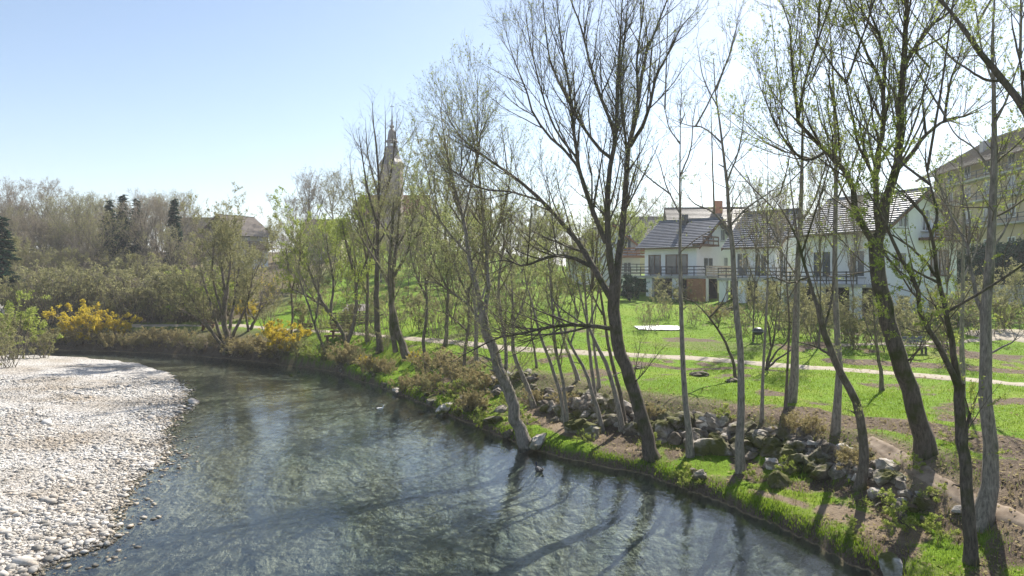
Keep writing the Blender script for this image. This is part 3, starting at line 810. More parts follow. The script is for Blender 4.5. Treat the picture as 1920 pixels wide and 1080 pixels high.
def build_tree(name, loc, limbs, bark, twig, leaf, rng, l1=(1.6, .15, (25, 55), (.8, 2.2)), l2=(2.4, .1, (25, 60), (.3, .9)), l3=(3.0, .1, (20, 60), (.15, .4)),
               nleaf=3000, lsize=.04, up=(.1, .08, .05), wig=.12, rmin=(.006, .0035, .0022), sides=7, parts=('trunk', 'branches', 'foliage'), rpl=.013, skip=0):
    """limbs: list of (points (k,3) relative to loc, r0, r1); the first is the trunk"""
    m = 14
    LP = np.stack([resample3(np.asarray(p, float), m) for p, a, b in limbs])
    LR = np.stack([a+(b-a)*np.linspace(0, 1, m)**.8 for p, a, b in limbs])
    LR[0, 0] *= 1.35; LR[0, 1] *= 1.08
    free = False
    st0 = np.array([p[0] for p, a, b in limbs[1:] if a > .6*limbs[0][2]]).reshape(-1, 3)
    if len(st0) == 0 or np.min(np.linalg.norm(st0-LP[0, -1], axis=1)) > .5:
        free = True; LR[0] *= np.interp(np.linspace(0, 1, m), [0, .55, 1], [1, .85, .2])
    LR[1:, -4:] *= np.array([.9, .75, .55, .3])
    jit = rng.standard_normal(LP.shape)*LR[..., None]*.18; jit[:, 0] = 0; LP = LP+jit
    root = empty(name, loc)
    V, Q = tubes(LP, LR, sides)
    mobj(parts[0], np_mesh(parts[0], V, quads=Q, mats=[M[bark]], smooth=True), root)
    G = (LP[skip:], LR[skip:]) if skip else (LP, LR)
    # limbs get full branching; the trunk only above its bare lower part, and only if it runs on to the top
    GP, GR = (G[0][1:], G[1][1:]) if len(limbs) > 1 else G
    if free and len(limbs) > 1:
        tt = np.linspace(.42, 1, m)
        tp, _, tr_ = sample(LP[:1], LR[:1], np.zeros(m, int), tt*.999)
        GP = np.concatenate([GP, tp[None]]); GR = np.concatenate([GR, tr_[None]])
    A, AR = grow(GP, GR, l1[0], l1[1], l1[2], l1[3], 8, rng, up[0], wig, rmin=rmin[0], rpl=rpl)
    B, BR = grow(A, AR, l2[0], l2[1], l2[2], l2[3], 5, rng, up[1], wig, rmin=rmin[1], rpl=rpl)
    C_, CR = grow(B, BR, l3[0], l3[1], l3[2], l3[3], 3, rng, up[2], wig, rmin=rmin[2], rpl=rpl)
    ps = [tubes(A, AR, 4), tubes(B, BR, 3)]
    if len(C_): ps.append(tubes(C_, CR, 3))
    V, Q = joinvq(ps)
    tag(mobj(parts[1], np_mesh(parts[1], V, quads=Q, mats=[M[twig]], smooth=True), root), None, None, None, 'stuff')
    if nleaf:
        src = [B] + ([C_] if len(C_) else [])
        n2 = int(nleaf*.4) if len(C_) else nleaf
        Vl, Ql = joinvq([leaves(B, n2, lsize, rng)] + ([leaves(C_, nleaf-n2, lsize, rng)] if len(C_) else []))
        tag(mobj(parts[2], np_mesh(parts[2], Vl, tris=Ql, mats=[M[leaf]]), root), None, None, None, 'stuff')
    return root
def resample3(P, n):
    d = np.concatenate([[0], np.cumsum(np.linalg.norm(np.diff(P, axis=0), axis=1))])
    # Catmull-Rom through the points
    t = np.linspace(0, d[-1], n); out = np.zeros((n, 3))
    Pe = np.vstack([2*P[0]-P[1], P, 2*P[-1]-P[-2]])
    for k, tk in enumerate(t):
        i = min(max(np.searchsorted(d, tk)-1, 0), len(P)-2); w = (tk-d[i])/max(d[i+1]-d[i], 1e-9)
        a, b, c, e = Pe[i], Pe[i+1], Pe[i+2], Pe[i+3]
        out[k] = .5*((2*b)+(-a+c)*w+(2*a-5*b+4*c-e)*w*w+(-a+3*b-3*c+e)*w**3)
    return out
def traced(name, label, base, limbs, bark, twig, leaf, seed, depth=.5, D=None, extra=0, **kw):
    """limbs: (width px at start, at end, [(px,py),...]); the first limb starts at the base pixel and stands on the ground there"""
    rng = np.random.default_rng(seed)
    gx, gy, gz = ground_at(*base)
    if D: gy = D; gx = (base[0]-CX)/FPX*D; gz = hz(gx, gy)
    loc = np.array((gx, gy, gz)); out = []; main = []
    for k, (w0, w1, pts) in enumerate(limbs):
        P = np.array([at(p[0], p[1], gy) for p in pts])
        if k == 0:
            P[0] = loc-np.array((0, 0, .15))
            s = 0
        else:
            # the start lies on the limb it leaves
            best = min(main, key=lambda A: np.min(np.linalg.norm(A[:, [0, 2]]-P[0, [0, 2]], axis=1)))
            y0 = best[np.argmin(np.linalg.norm(best[:, [0, 2]]-P[0, [0, 2]], axis=1)), 1]
            ln = np.linalg.norm(np.diff(P, axis=0), axis=1); cum = np.concatenate([[0], np.cumsum(ln)])
            s = rng.uniform(-depth, depth)
            off = y0-gy+s*cum
            P = np.array([at(p[0], p[1], gy+o) for p, o in zip(pts, off)])
        main.append(resample3(P, 24))
        out.append((P-loc, w0/2/FPX*gy, w1/2/FPX*gy))
    # limbs towards and away from the camera, so that the crown is round
    for k in range(extra):
        A = main[rng.integers(1, len(main))] if len(main) > 1 else main[0]
        i = rng.integers(6, 20); p = A[i]; h = rng.uniform(2, 4.2)
        s = 1 if k % 2 else -1
        d = np.array((rng.normal(0, .35), s*rng.uniform(.5, 1), rng.uniform(.7, 1.3))); d /= np.linalg.norm(d)
        P = np.array([p, p+d*h*.35, p+d*h*.7+(0, 0, .2), p+d*h+(0, 0, .6)])
        out.append((P-loc, .03, .008))
    for k in range(4):                      # short dead stubs on the trunk
        A = main[0]; p = A[rng.integers(7, 21)]; an = rng.uniform(0, 6.28); d = np.array((math.cos(an), math.sin(an), rng.uniform(.1, .9))); d /= np.linalg.norm(d); h = rng.uniform(.2, .55)*min(1, gy/25)
        out.append((np.array([p, p+d*h*.5, p+d*h])-loc, out[0][1]*.2, out[0][1]*.12))
    if len(out) == 5:                       # a single straight stem: its upper part carries the branches
        P = out[0][0]; k = max(1, len(P)//3)
        out.append((P[k:]+0, out[0][1]*.75, out[0][2]))
    r = build_tree(name, tuple(loc), out, bark, twig, leaf, rng, **kw)
    return tag(r, label, 'tree')

# ------------------------------------------------------------------ the big trees on the near bank (traced limb by limb)
WILLOW = dict(rmin=(.007, .0048, .0034), l1=(4.0, .12, (14, 44), (1.0, 3.0)), l2=(4.2, .1, (15, 45), (.5, 1.4)), l3=(3.4, .15, (15, 45), (.25, .7)), up=(.09, .07, .05), wig=.09)
traced('willow_tree', 'large dark leaning willow with many upswept limbs at the centre of the bank', (1225, 860), [
    (27, 23, [(1225,860),(1205,790),(1180,710),(1158,640),(1150,580),(1150,530)]),
    (15, 2.5, [(1153,545),(1141,467),(1137,389),(1145,311),(1155,254),(1158,156),(1160,119),(1165,30),(1170,-60)]),
    (16, 3, [(1155,535),(1166,441),(1173,363),(1176,290),(1184,259),(1199,182),(1210,104),(1230,52),(1251,0),(1275,-60)]),
    (9, 2, [(1181,275),(1210,223),(1230,145),(1246,114),(1277,52),(1313,10)]),
    (14, 2, [(1146,560),(1116,508),(1096,467),(1059,425),(1018,379),(971,337),(904,290),(857,249),(831,197)]),
    (9, 1.5, [(1110,500),(1070,482),(1028,482),(982,498),(945,488),(890,500)]),
    (10, 2, [(1136,456),(1111,394),(1090,337),(1083,290),(1075,249),(1070,182),(1064,145),(1050,60),(1040,-30)]),
    (8, 1.5, [(1113,405),(1080,306),(1033,259),(1002,218),(987,171),(961,104),(940,31)]),
    (7, 1.5, [(1145,296),(1116,270),(1075,207),(1033,119),(1023,52),(1015,-30)]),
    (7, 2, [(1153,249),(1132,197),(1111,140),(1090,52),(1070,0),(1060,-60)]),
    (6, 2, [(1174,275),(1163,156),(1173,52),(1180,-40)]),
    (6, 2, [(1196,190),(1194,110),(1205,30),(1210,-50)]),
    (5, 1.5, [(1085,300),(1040,240),(1010,150),(990,60),(985,0)]),
    (5, 1.5, [(1018,379),(960,360),(900,352),(850,320),(810,310)]),
    (9, 1.5, [(1150,617),(1100,610),(1040,612),(980,625),(930,635),(870,665),(830,692)]),
    (5, 1, [(1112,611),(1050,625),(990,628),(950,624),(900,618)]),
    (5, 1.5, [(1176,325),(1186,306),(1192,346),(1190,348)][:2]),
], 'bark_dark', 'twig_dark', 'leaf_pale', 1, depth=.45, extra=8, nleaf=17000, lsize=.045, **WILLOW)

traced('willow_tree', 'thick dark leaning tree with yellow-green buds and a white mark on its trunk', (1737, 850), [
    (35, 26, [(1737,850),(1715,770),(1690,690),(1668,600),(1650,540),(1645,480),(1642,440)]),
    (20, 6, [(1645,455),(1664,378),(1678,333),(1687,267),(1691,178),(1696,89),(1700,22),(1704,-20),(1710,-80)]),
    (14, 2, [(1644,465),(1602,391),(1598,338),(1576,311),(1549,284),(1522,258),(1496,227),(1493,178),(1484,111),(1482,53),(1469,18),(1460,-40)]),
    (10, 2.5, [(1683,316),(1709,289),(1736,253),(1771,227),(1807,218),(1851,202)]),
    (12, 3, [(1648,430),(1642,311),(1656,249),(1656,178),(1658,111),(1647,58),(1629,18),(1615,-50)]),
    (7, 2, [(1656,196),(1651,151),(1629,107),(1611,67),(1590,20),(1570,-40)]),
    (9, 3, [(1694,129),(1718,84),(1744,49),(1780,22),(1810,-20)]),
    (6, 1.5, [(1642,338),(1611,276),(1598,213),(1593,187),(1580,120),(1572,40)]),
    (6, 1.5, [(1549,284),(1510,300),(1470,260),(1440,200),(1420,150)]),
    (6, 1.5, [(1496,227),(1510,150),(1530,80),(1540,0)]),
    (6, 1.5, [(1771,227),(1780,160),(1800,100),(1810,50)]),
    (5, 1.5, [(1736,253),(1730,180),(1745,120),(1750,60)]),
    (5, 1.5, [(1576,311),(1570,230),(1555,150),(1560,60)]),
], 'bark_dark', 'twig_dark', 'leaf_bright', 2, depth=.45, extra=8, nleaf=25000, lsize=.05, **WILLOW)

FORK = dict(l1=(2.3, .2, (22, 55), (.7, 1.9)), l2=(3.0, .1, (20, 55), (.3, 1.0)), l3=(2.4, .15, (15, 45), (.15, .45)), up=(.07, .05, .03))
traced('forked_tree', 'slim dark tree forking low into two curved stems at the lower right', (1822, 1055), [
    (25, 18, [(1822,1055),(1815,960),(1806,850),(1803,770),(1798,722)]),
    (13, 3, [(1799,735),(1782,695),(1757,643),(1736,607),(1720,568),(1723,537),(1702,508),(1689,485),(1671,444),(1655,410),(1635,370),(1600,320)]),
    (13, 3, [(1799,730),(1788,665),(1780,615),(1764,542),(1757,508),(1751,457),(1746,436),(1733,405),(1713,379),(1697,361),(1670,330)]),
    (6, 2, [(1747,440),(1757,400),(1745,350),(1735,300),(1738,260)]),
    (6, 2, [(1756,519),(1735,490),(1712,468),(1690,452),(1672,440),(1640,430)]),
    (5, 2, [(1757,529),(1720,510),(1690,490),(1660,470),(1640,455)]),
    (10, 4, [(1805,880),(1812,830),(1815,790),(1835,733)]),
    (4, 1.5, [(1733,405),(1700,370),(1660,330),(1640,270)]),
], 'bark_dark', 'twig_dark', 'leaf_bright', 3, depth=.4, extra=3, nleaf=8000, lsize=.042, **FORK)

ALDER = dict(rmin=(.007, .0048, .0034), l1=(3.0, .2, (30, 65), (.7, 2.0)), l2=(3.0, .15, (25, 60), (.3, .9)), l3=(3.0, .15, (20, 60), (.12, .4)), up=(.07, .03, .02))
traced('alder_tree', 'tall straight grey-barked tree with a swollen mossy foot at the right edge', (1838, 985), [
    (31, 9, [(1838,985),(1855,930),(1862,870),(1850,760),(1846,680),(1848,600),(1853,540),(1860,440),(1862,300),(1863,200),(1860,100),(1865,0),(1870,-80)]),
    (9, 3, [(1850,600),(1832,560),(1824,520),(1815,470),(1818,410),(1800,340)]),
    (5, 1.5, [(1853,665),(1880,650),(1900,640),(1915,615)]), (5, 1.5, [(1862,330),(1830,280),(1790,250),(1760,190)]), (5, 1.5, [(1862,240),(1890,180),(1910,120),(1930,60)]),
    (5, 1.5, [(1858,470),(1890,420),(1915,350),(1935,300)]), (5, 1.5, [(1862,150),(1840,90),(1830,20),(1815,-40)]),
], 'bark_grey', 'twig_dark', 'leaf_bright', 4, depth=.4, extra=5, nleaf=6000, lsize=.042, **ALDER)
traced('leaning_tree', 'tree just outside the right edge whose dark limb leans into the picture', (2035, 1000), [
    (30, 20, [(2035,1000),(2025,800),(2010,600),(2000,420),(1990,330)]),
    (20, 6, [(1990,340),(1950,260),(1920,205),(1880,150),(1840,100),(1800,45),(1765,0),(1740,-40)]),
    (12, 3, [(1993,370),(2010,260),(2020,150),(2040,30)]), (7, 2, [(1880,150),(1850,150),(1800,120),(1770,100)]), (6, 2, [(1920,205),(1915,130),(1900,60),(1895,0)]),
], 'bark_dark', 'twig_dark', 'leaf_bright', 5, depth=.3, extra=2, nleaf=2200, lsize=.036, **FORK)
traced('alder_tree', 'straight grey trunk rising in front of the brown mulch strip', (1566, 812), [
    (15, 5, [(1566,812),(1570,740),(1572,660),(1566,560),(1565,450),(1568,330),(1565,220),(1560,120),(1555,40),(1552,-40)]),
    (4, 1, [(1566,470),(1540,430),(1520,400),(1490,390)]), (4, 1, [(1567,380),(1590,330),(1610,280),(1625,220)]), (4, 1, [(1566,280),(1540,230),(1530,180),(1515,120)]),
], 'bark_grey', 'twig_dark', 'leaf_pale', 6, depth=.5, extra=4, nleaf=2400, **ALDER)
traced('curved_tree', 'thin dark stem bowing left above the rock pile', (1612, 915), [
    (20, 11, [(1612,915),(1618,860),(1613,778),(1587,720),(1560,667),(1545,620),(1532,570)]),
    (8, 2, [(1533,575),(1515,520),(1495,450),(1470,400),(1440,360)]), (6, 2, [(1560,667),(1530,650),(1490,640),(1460,650)][:3]), (5, 1.5, [(1545,620),(1560,560),(1565,500),(1590,450)]),
    (5, 1.5, [(1515,520),(1480,530),(1450,520),(1420,530)]),
], 'bark_mid', 'twig_dark', 'leaf_pale', 7, depth=.5, extra=2, nleaf=1400, **FORK)
traced('alder_tree', 'straight tree with knotted fork standing right of the big willow among the rocks', (1389, 885), [
    (17, 7, [(1389,885),(1389,820),(1390,740),(1386,640),(1380,560),(1374,470),(1368,420),(1362,340),(1352,250),(1342,180),(1338,110)]),
    (5, 1.5, [(1370,440),(1340,400),(1300,380),(1280,350)]), (5, 1.5, [(1368,425),(1400,390),(1430,370),(1470,340)]), (4, 1, [(1362,345),(1385,280),(1395,210),(1390,160)]),
    (4, 1, [(1355,270),(1320,240),(1290,235),(1250,220)]), (3, 1, [(1345,200),(1320,150),(1310,100),(1305,70)]), (3, 1, [(1342,170),(1365,110),(1375,70),(1385,40)]),
], 'bark_grey', 'twig_dark', 'leaf_pale', 8, depth=.5, extra=3, nleaf=1500, **ALDER)
traced('alder_tree', 'slender pole-straight tree just right of the big willow', (1294, 856), [
    (14, 3, [(1294,856),(1290,800),(1283,730),(1279,640),(1276,540),(1275,430),(1275,320),(1276,220),(1278,140)]),
    (3.5, 1, [(1275,400),(1250,350),(1235,300),(1215,260)]), (3.5, 1, [(1275,330),(1295,280),(1300,220),(1310,180)]), (3, 1, [(1276,270),(1255,240),(1245,200),(1230,180)]),
], 'bark_grey', 'twig_dark', 'leaf_pale', 9, depth=.5, extra=2, nleaf=900, **ALDER)
traced('alder_tree', 'grey tree on the lawn left of the mulch strip', (1482, 754), [
    (17, 4, [(1482,754),(1490,690),(1494,600),(1497,500),(1502,400),(1504,300),(1505,200),(1500,110),(1498,40)]),
    (4, 1, [(1496,520),(1470,480),(1455,430),(1450,380)]), (4, 1, [(1502,420),(1530,370),(1545,320),(1560,290)]), (4, 1, [(1504,320),(1480,270),(1470,220),(1450,170)]),
], 'bark_grey', 'twig_dark', 'leaf_pale', 10, depth=.5, extra=4, nleaf=2600, **ALDER)
traced('sapling', 'very thin straight sapling at the top of the rock pile', (1428, 790), [
    (7, 2, [(1428,790),(1431,700),(1436,600),(1440,500),(1438,400),(1440,320),(1436,240)]), (2.5, 1, [(1440,520),(1420,470),(1410,420)]), (2.5, 1, [(1439,420),(1460,370),(1470,330)]),
], 'bark_grey', 'twig_dark', 'leaf_pale', 11, depth=.5, extra=2, nleaf=900, **ALDER)
traced('sapling', 'thin dark stem beside the grey tree on the lawn', (1472, 768), [
    (6, 2, [(1472,768),(1476,700),(1480,600),(1474,510),(1478,420),(1470,340)]), (2.5, 1, [(1478,560),(1500,520),(1510,470)]),
], 'bark_mid', 'twig_dark', 'leaf_pale', 12, depth=.5, nleaf=600, **ALDER)
traced('young_tree', 'small young tree with a collar of soil between path and mulch', (1655, 732), [
    (9, 3, [(1655,732),(1650,690),(1643,640),(1638,590),(1636,540)]), (3, 1, [(1644,650),(1625,610),(1615,570)]), (3, 1, [(1640,610),(1655,570),(1660,530)]),
], 'bark_mid', 'twig_dark', 'leaf_pale', 13, depth=.5, nleaf=400, **ALDER)
traced('alder_tree', 'straight mottled trunk behind the forked tree by the gravel path', (1803, 745), [
    (11, 4, [(1803,745),(1803,690),(1804,600),(1806,520),(1807,430),(1805,330),(1800,250)]), (4, 1.5, [(1806,520),(1830,470),(1840,420)]), (4, 1.5, [(1807,430),(1780,390),(1770,330)]),
], 'bark_grey', 'twig_dark', 'leaf_bright', 14, depth=.5, extra=4, nleaf=2400, **ALDER)

# fan-shaped shrub on the lawn and leaning thin tree beside the path
traced('lawn_shrub', 'bare fan-shaped shrub of dark stems beside the gravel path', (1436, 693), [
    (7, 2, [(1436,693),(1442,665),(1450,640),(1455,600),(1462,560)]), (5, 1.5, [(1437,690),(1455,660),(1475,640),(1485,600)]), (5, 1.5, [(1437,691),(1460,672),(1490,650),(1500,620)]), (4, 1.5, [(1446,650),(1440,610),(1430,580)]),
], 'bark_dark', 'twig_dark', 'leaf_pale', 15, depth=.5, nleaf=150, **FORK)
traced('leaning_tree', 'thin dark tree leaning left across the lawn towards the houses', (1382, 712), [
    (7, 4, [(1382,712),(1372,670),(1350,625),(1325,590),(1300,565),(1280,550)]), (4, 1.5, [(1330,595),(1350,575),(1372,560),(1390,553)]), (3, 1, [(1345,618),(1350,600),(1352,585)]), (3, 1, [(1300,566),(1270,556),(1240,552)]),
], 'bark_dark', 'twig_dark', 'leaf_pale', 16, depth=.4, nleaf=150, **FORK)

# ------------------------------------------------------------------ the cluster of slim stems left of the big willow
CL = dict(l1=(2.8, .3, (25, 60), (.6, 2.0)), l2=(3.4, .1, (25, 60), (.3, .9)), l3=(3.0, .15, (20, 60), (.12, .35)), up=(.07, .04, .03))
stems = [
    ('thin pair-stem tree leaning left beside the large boulder', (1066,810), [(9,4,[(1066,810),(1050,740),(1032,680),(1015,635),(1000,580),(985,520),(975,450)]), (7,3,[(1064,800),(1058,730),(1048,680),(1040,640),(1036,580),(1030,500),(1020,430)])]),
    ('sunlit pale stem bowing left, second of the stems left of the big willow', (1130,808), [(10,3,[(1130,808),(1122,770),(1111,744),(1100,700),(1080,665),(1065,635),(1050,590),(1030,540),(1015,480)]), (4,1.5,[(1070,645),(1085,590),(1090,540)])]),
    ('curved pale stem leaning left directly beside the big willow trunk', (1167,808), [(12,4,[(1167,808),(1160,770),(1153,738),(1143,700),(1132,672),(1114,638),(1100,600),(1085,540),(1075,470)]), (4,1.5,[(1105,610),(1120,560),(1125,510)])]),
    ('dark stem behind the curved pale stem beside the big willow', (1172,796), [(10,3,[(1172,796),(1163,740),(1153,700),(1143,660),(1133,600),(1125,540),(1118,460),(1112,380)]), (4,1.5,[(1130,590),(1110,550),(1100,500)])]),
    ('grey stem leaning left on the lawn behind the slim stems', (1085,714), [(9,3,[(1085,714),(1075,685),(1062,650),(1052,620),(1045,570),(1040,500)]), (3,1,[(1050,610),(1030,570),(1020,530)])]),
    ('straight pale stem rising from the middle of the slim stems', (1118,768), [(9,3,[(1118,768),(1112,720),(1106,670),(1102,620),(1098,560),(1096,480),(1098,400)]), (3,1,[(1100,560),(1120,520),(1125,470)])]),
    ('upright thin stem at the back of the slim stems', (1124,726), [(7,2,[(1124,726),(1118,680),(1112,640),(1110,570),(1108,480),(1112,400)])]),
    ('thin stem with pale bark between two rocks left of the slim stems', (1003,762), [(11,5,[(1003,762),(990,730),(975,690),(963,660),(962,600),(960,540),(955,460)]), (4,1.5,[(962,610),(985,560),(990,510)]), (4,1.5,[(961,560),(940,520),(925,480)])]),
    ('thin dark stem on the lawn edge behind the pale-barked stem', (1007,690), [(5,2,[(1007,690),(1003,660),(997,630),(995,570),(990,500)])]),
]
for i, (lab, b, lm) in enumerate(stems):
    t = traced('slim_tree', lab, b, lm, 'bark_grey' if i not in (3, 8) else 'bark_mid', 'twig_olive', 'leaf_pale', 30+i, depth=.5, extra=3, nleaf=2800, lsize=.05, **CL)
    t['group'] = 'slim trees on the stony bank'
traced('leaning_tree', 'old grey tree leaning out from a mossy boulder at the water edge', (990, 835), [
    (26, 17, [(990,838),(972,800),(957,745),(940,700),(925,660),(913,625),(905,590)]),
    (12, 3, [(906,595),(893,540),(880,480),(868,410),(850,340),(835,270),(825,200)]), (10, 3, [(908,600),(915,540),(912,470),(905,390),(895,300),(880,220)]),
    (8, 2, [(912,625),(885,580),(850,550),(815,530),(780,530)]), (8, 3, [(945,712),(950,660),(940,600),(935,530),(945,450),(940,380)]), (5, 1.5, [(880,480),(845,440),(815,400),(790,370)]),
    (5, 1.5, [(912,470),(940,410),(955,340),(960,280)]), (5, 1.5, [(868,410),(885,340),(900,260),(905,200)]),
], 'bark_grey', 'twig_olive', 'leaf_pale', 50, depth=.5, extra=8, nleaf=12000, lsize=.055, **WILLOW)
traced('slim_tree', 'pale straight tree standing alone on the lawn beyond the leaning tree', (893, 684), [
    (10, 5, [(893,686),(893,650),(892,610),(890,560),(880,500),(875,430)]), (5, 2, [(891,590),(910,540),(915,480),(925,420)]), (4, 1.5, [(889,560),(860,520),(845,470),(840,420)])],
    'bark_grey', 'twig_olive', 'leaf_olive', 51, depth=.5, extra=5, nleaf=7000, lsize=.07, **CL)

# ------------------------------------------------------------------ trees of the middle distance along the bend
MID = dict(l1=(2.2, .2, (18, 45), (1.0, 3.2)), l2=(2.8, .1, (20, 50), (.5, 1.5)), l3=(2.6, .15, (15, 50), (.2, .7)), up=(.09, .06, .04), rmin=(.01, .006, .004))
traced('poplar_tree', 'tall bare slender tree rising in front of the church spire', (712, 660), [
    (13, 8, [(714,662),(708,600),(706,540),(708,460)]),
    (8, 2, [(708,470),(710,380),(708,300),(700,230),(698,190)]), (5, 1.5, [(709,430),(690,360),(680,300),(672,240)]), (5, 1.5, [(709,400),(730,340),(740,270),(745,210)]),
    (4, 1.2, [(710,370),(690,290),(685,220)]), (4, 1.2, [(709,350),(722,280),(722,200)]), (4, 1.2, [(708,480),(680,420),(662,350),(655,290)]), (4, 1.2, [(708,460),(740,400),(758,340),(768,290)]),
], 'bark_dark', 'twig_grey', 'leaf_olive', 60, depth=.35, extra=4, nleaf=900, lsize=.06, **MID)
traced('leaning_tree', 'brown double-stemmed tree leaning left above yellow scrub on the bank', (765, 668), [
    (16, 12, [(767,670),(752,640),(740,600),(735,550),(738,480)]), (11, 5, [(742,660),(735,620),(734,570),(730,510),(735,440),(738,380)]),
    (9, 2, [(738,500),(745,450),(748,410),(752,370)]), (6, 2, [(738,520),(765,470),(790,420),(810,370)]), (6, 2, [(736,540),(705,490),(680,450),(660,420)]), (5, 1.5, [(740,470),(770,420),(790,380)]), (5, 1.5, [(738,460),(715,420),(700,390)]),
], 'bark_mid', 'twig_olive', 'leaf_olive', 61, depth=.4, extra=10, nleaf=9000, lsize=.075, **MID)
traced('willow_tree', 'yellow-green budding willow leaning left with crossed fallen stems', (655, 655), [
    (8, 6, [(658,656),(640,620),(620,590),(600,560)]), (8, 6, [(650,652),(662,610),(668,560),(665,500)]), (6, 2, [(602,562),(585,520),(570,480),(560,440)]), (6, 2, [(620,590),(625,530),(615,470),(610,430)]),
    (6, 2, [(665,520),(650,460),(640,410)]), (6, 2, [(667,540),(690,480),(700,430)]), (5, 2, [(610,575),(575,555),(545,540)]),
], 'bark_mid', 'twig_olive', 'leaf_bright', 62, depth=.5, extra=14, nleaf=24000, lsize=.09, **MID)
traced('shrubby_willow', 'round many-stemmed willow with green haze of buds at the bend', (425, 662), [
    (12, 8, [(432,664),(425,630),(420,590),(425,540)]), (8, 3, [(428,662),(410,620),(395,570),(380,520),(372,480)]), (8, 3, [(426,662),(432,610),(440,560),(448,500),(450,460)]), (7, 2, [(420,655),(390,610),(365,570),(345,530)]),
    (7, 2, [(425,560),(415,500),(412,450)]), (7, 2, [(432,640),(455,590),(470,540),(475,500)]), (6, 2, [(422,600),(400,530),(400,470),(405,440)]), (6, 2, [(415,640),(375,600),(340,580),(320,560)]), (6, 2, [(425,545),(432,490),(430,440)]),
], 'bark_mid', 'twig_olive', 'leaf_olive', 63, depth=.55, extra=20, nleaf=34000, lsize=.09, **MID)
mids = [
    ('slim_tree', 'grey multi-twigged tree left of the pale trunk at the lawn edge', (835,650), [(9,5,[(835,650),(838,600),(840,540),(836,470)]), (6,2,[(837,490),(835,400),(845,320),(840,230)]), (5,1.5,[(838,540),(810,480),(800,420),(795,360)]), (5,1.5,[(838,520),(865,450),(880,380)]), (4,1.5,[(836,430),(815,360),(818,290)])], 'twig_olive', 'leaf_olive', 7000),
    ('slim_tree', 'thin bank tree with pale green buds behind the scrub', (800,690), [(8,4,[(800,690),(795,640),(800,580),(798,520)]), (5,1.5,[(799,560),(775,500),(765,440)]), (5,1.5,[(798,540),(815,470),(822,400)]), (4,1.5,[(798,530),(795,450),(788,380)])], 'twig_olive', 'leaf_pale', 5000),
    ('leaning_tree', 'dark stem leaning steeply left over the wooden benches', (612,668), [(6,3,[(614,668),(600,635),(588,605),(578,570)]), (4,1.5,[(580,575),(565,535),(560,500)]), (4,1.5,[(590,610),(598,560),(595,520)])], 'twig_grey', 'leaf_olive', 1800),
    ('slim_tree', 'pair of thin stems behind the yellow bush on the bank', (545,655), [(5,3,[(545,655),(548,600),(546,540)]), (4,1.5,[(547,560),(540,500),(535,450)]), (4,1.5,[(546,550),(560,500),(565,460)])], 'twig_grey', 'leaf_olive', 2200),
    ('slim_tree', 'thin bare sapling right of the round willow at the bend', (466,622), [(5,2,[(466,622),(460,580),(455,530),(452,480)]), (3,1,[(458,560),(475,520),(480,490)])], 'twig_grey', 'leaf_olive', 700),
    ('slim_tree', 'small leaning tree with ochre buds near the path at the bend', (468,618), [(7,4,[(474,620),(478,600),(485,585),(490,560)]), (4,1.5,[(482,590),(500,565),(505,540)]), (4,1.5,[(478,600),(462,575),(455,555)])], 'twig_brown', 'leaf_yellow', 500),
    ('slim_tree', 'grey tree with spreading twigs between spire tree and leaning brown tree', (690,640), [(8,4,[(690,640),(688,590),(690,530),(685,470)]), (5,1.5,[(688,550),(665,500),(650,450)]), (5,1.5,[(689,520),(700,460),(702,415)]), (4,1.5,[(686,480),(678,440),(670,410)])], 'twig_grey', 'leaf_olive', 5000),
    ('slim_tree', 'budding tree between the leaning old tree and the pale trunk', (868,720), [(8,4,[(868,720),(872,660),(880,600),(878,540)]), (5,1.5,[(879,560),(855,500),(848,440)]), (5,1.5,[(878,550),(900,480),(905,420)]), (4,1.5,[(876,620),(840,590),(810,580)])], 'twig_olive', 'leaf_pale', 4500),
]
for i, (nm_, lab, b, lm, tw, lf, nl) in enumerate(mids):
    traced(nm_, lab, b, lm, 'bark_mid', tw, lf, 80+i, depth=.5, extra=5, nleaf=int(nl*1.1), lsize=.08, **MID)

# ------------------------------------------------------------------ prototypes for woods and scrub
def proc_limbs(rng, h, spread, clear=.25, nl=7, r=.16, up=.8):
    """a trunk with ascending limbs, base at the origin"""
    top = np.array((rng.normal(0, .06)*h, rng.normal(0, .06)*h, h))
    tr = np.array([(0, 0, -.2), top*.3+rng.normal(0, .015*h, 3), top*.6+rng.normal(0, .02*h, 3), top*.95])
    L = [(tr, r, r*.2)]
    c = resample3(tr, 30)
    L.append((c[int(30*clear):], r*.7, r*.15))
    for k in range(nl):
        t = clear+(.85-clear)*(k+rng.uniform(0, 1))/nl; p = c[int(t*29)]
        a = k*2.4+rng.uniform(-.5, .5); ln = h*(1-t)*rng.uniform(.7, 1.05)
        d = np.array((math.cos(a)*spread, math.sin(a)*spread, up))
        d = d/np.linalg.norm(d)
        L.append((np.array([p, p+d*ln*.35, p+d*ln*.7+(0, 0, ln*.06), p+d*ln+(0, 0, ln*.16)]), r*(1-t)*.75+.015, .012))
    return L
def proto(name, seed, h, spread, leaf, twig, nleaf, lsize, bark='bark_mid', nl=8, clear=.25, up=.8, r=.16, l1=(1.5, .12, (20, 50), (1.4, 3.6)), l2=(2.2, .1, (20, 50), (.7, 1.8)), l3=(2.6, .1, (20, 50), (.4, 1.0))):
    rng = np.random.default_rng(seed)
    return build_tree(name, (0, -900, 0), proc_limbs(rng, h, spread, clear, nl, r, up), bark, twig, leaf, rng, l1=l1, l2=l2, l3=l3, nleaf=nleaf, lsize=lsize, up=(.09, .06, .04), rmin=(.016, .011, .008), sides=6)
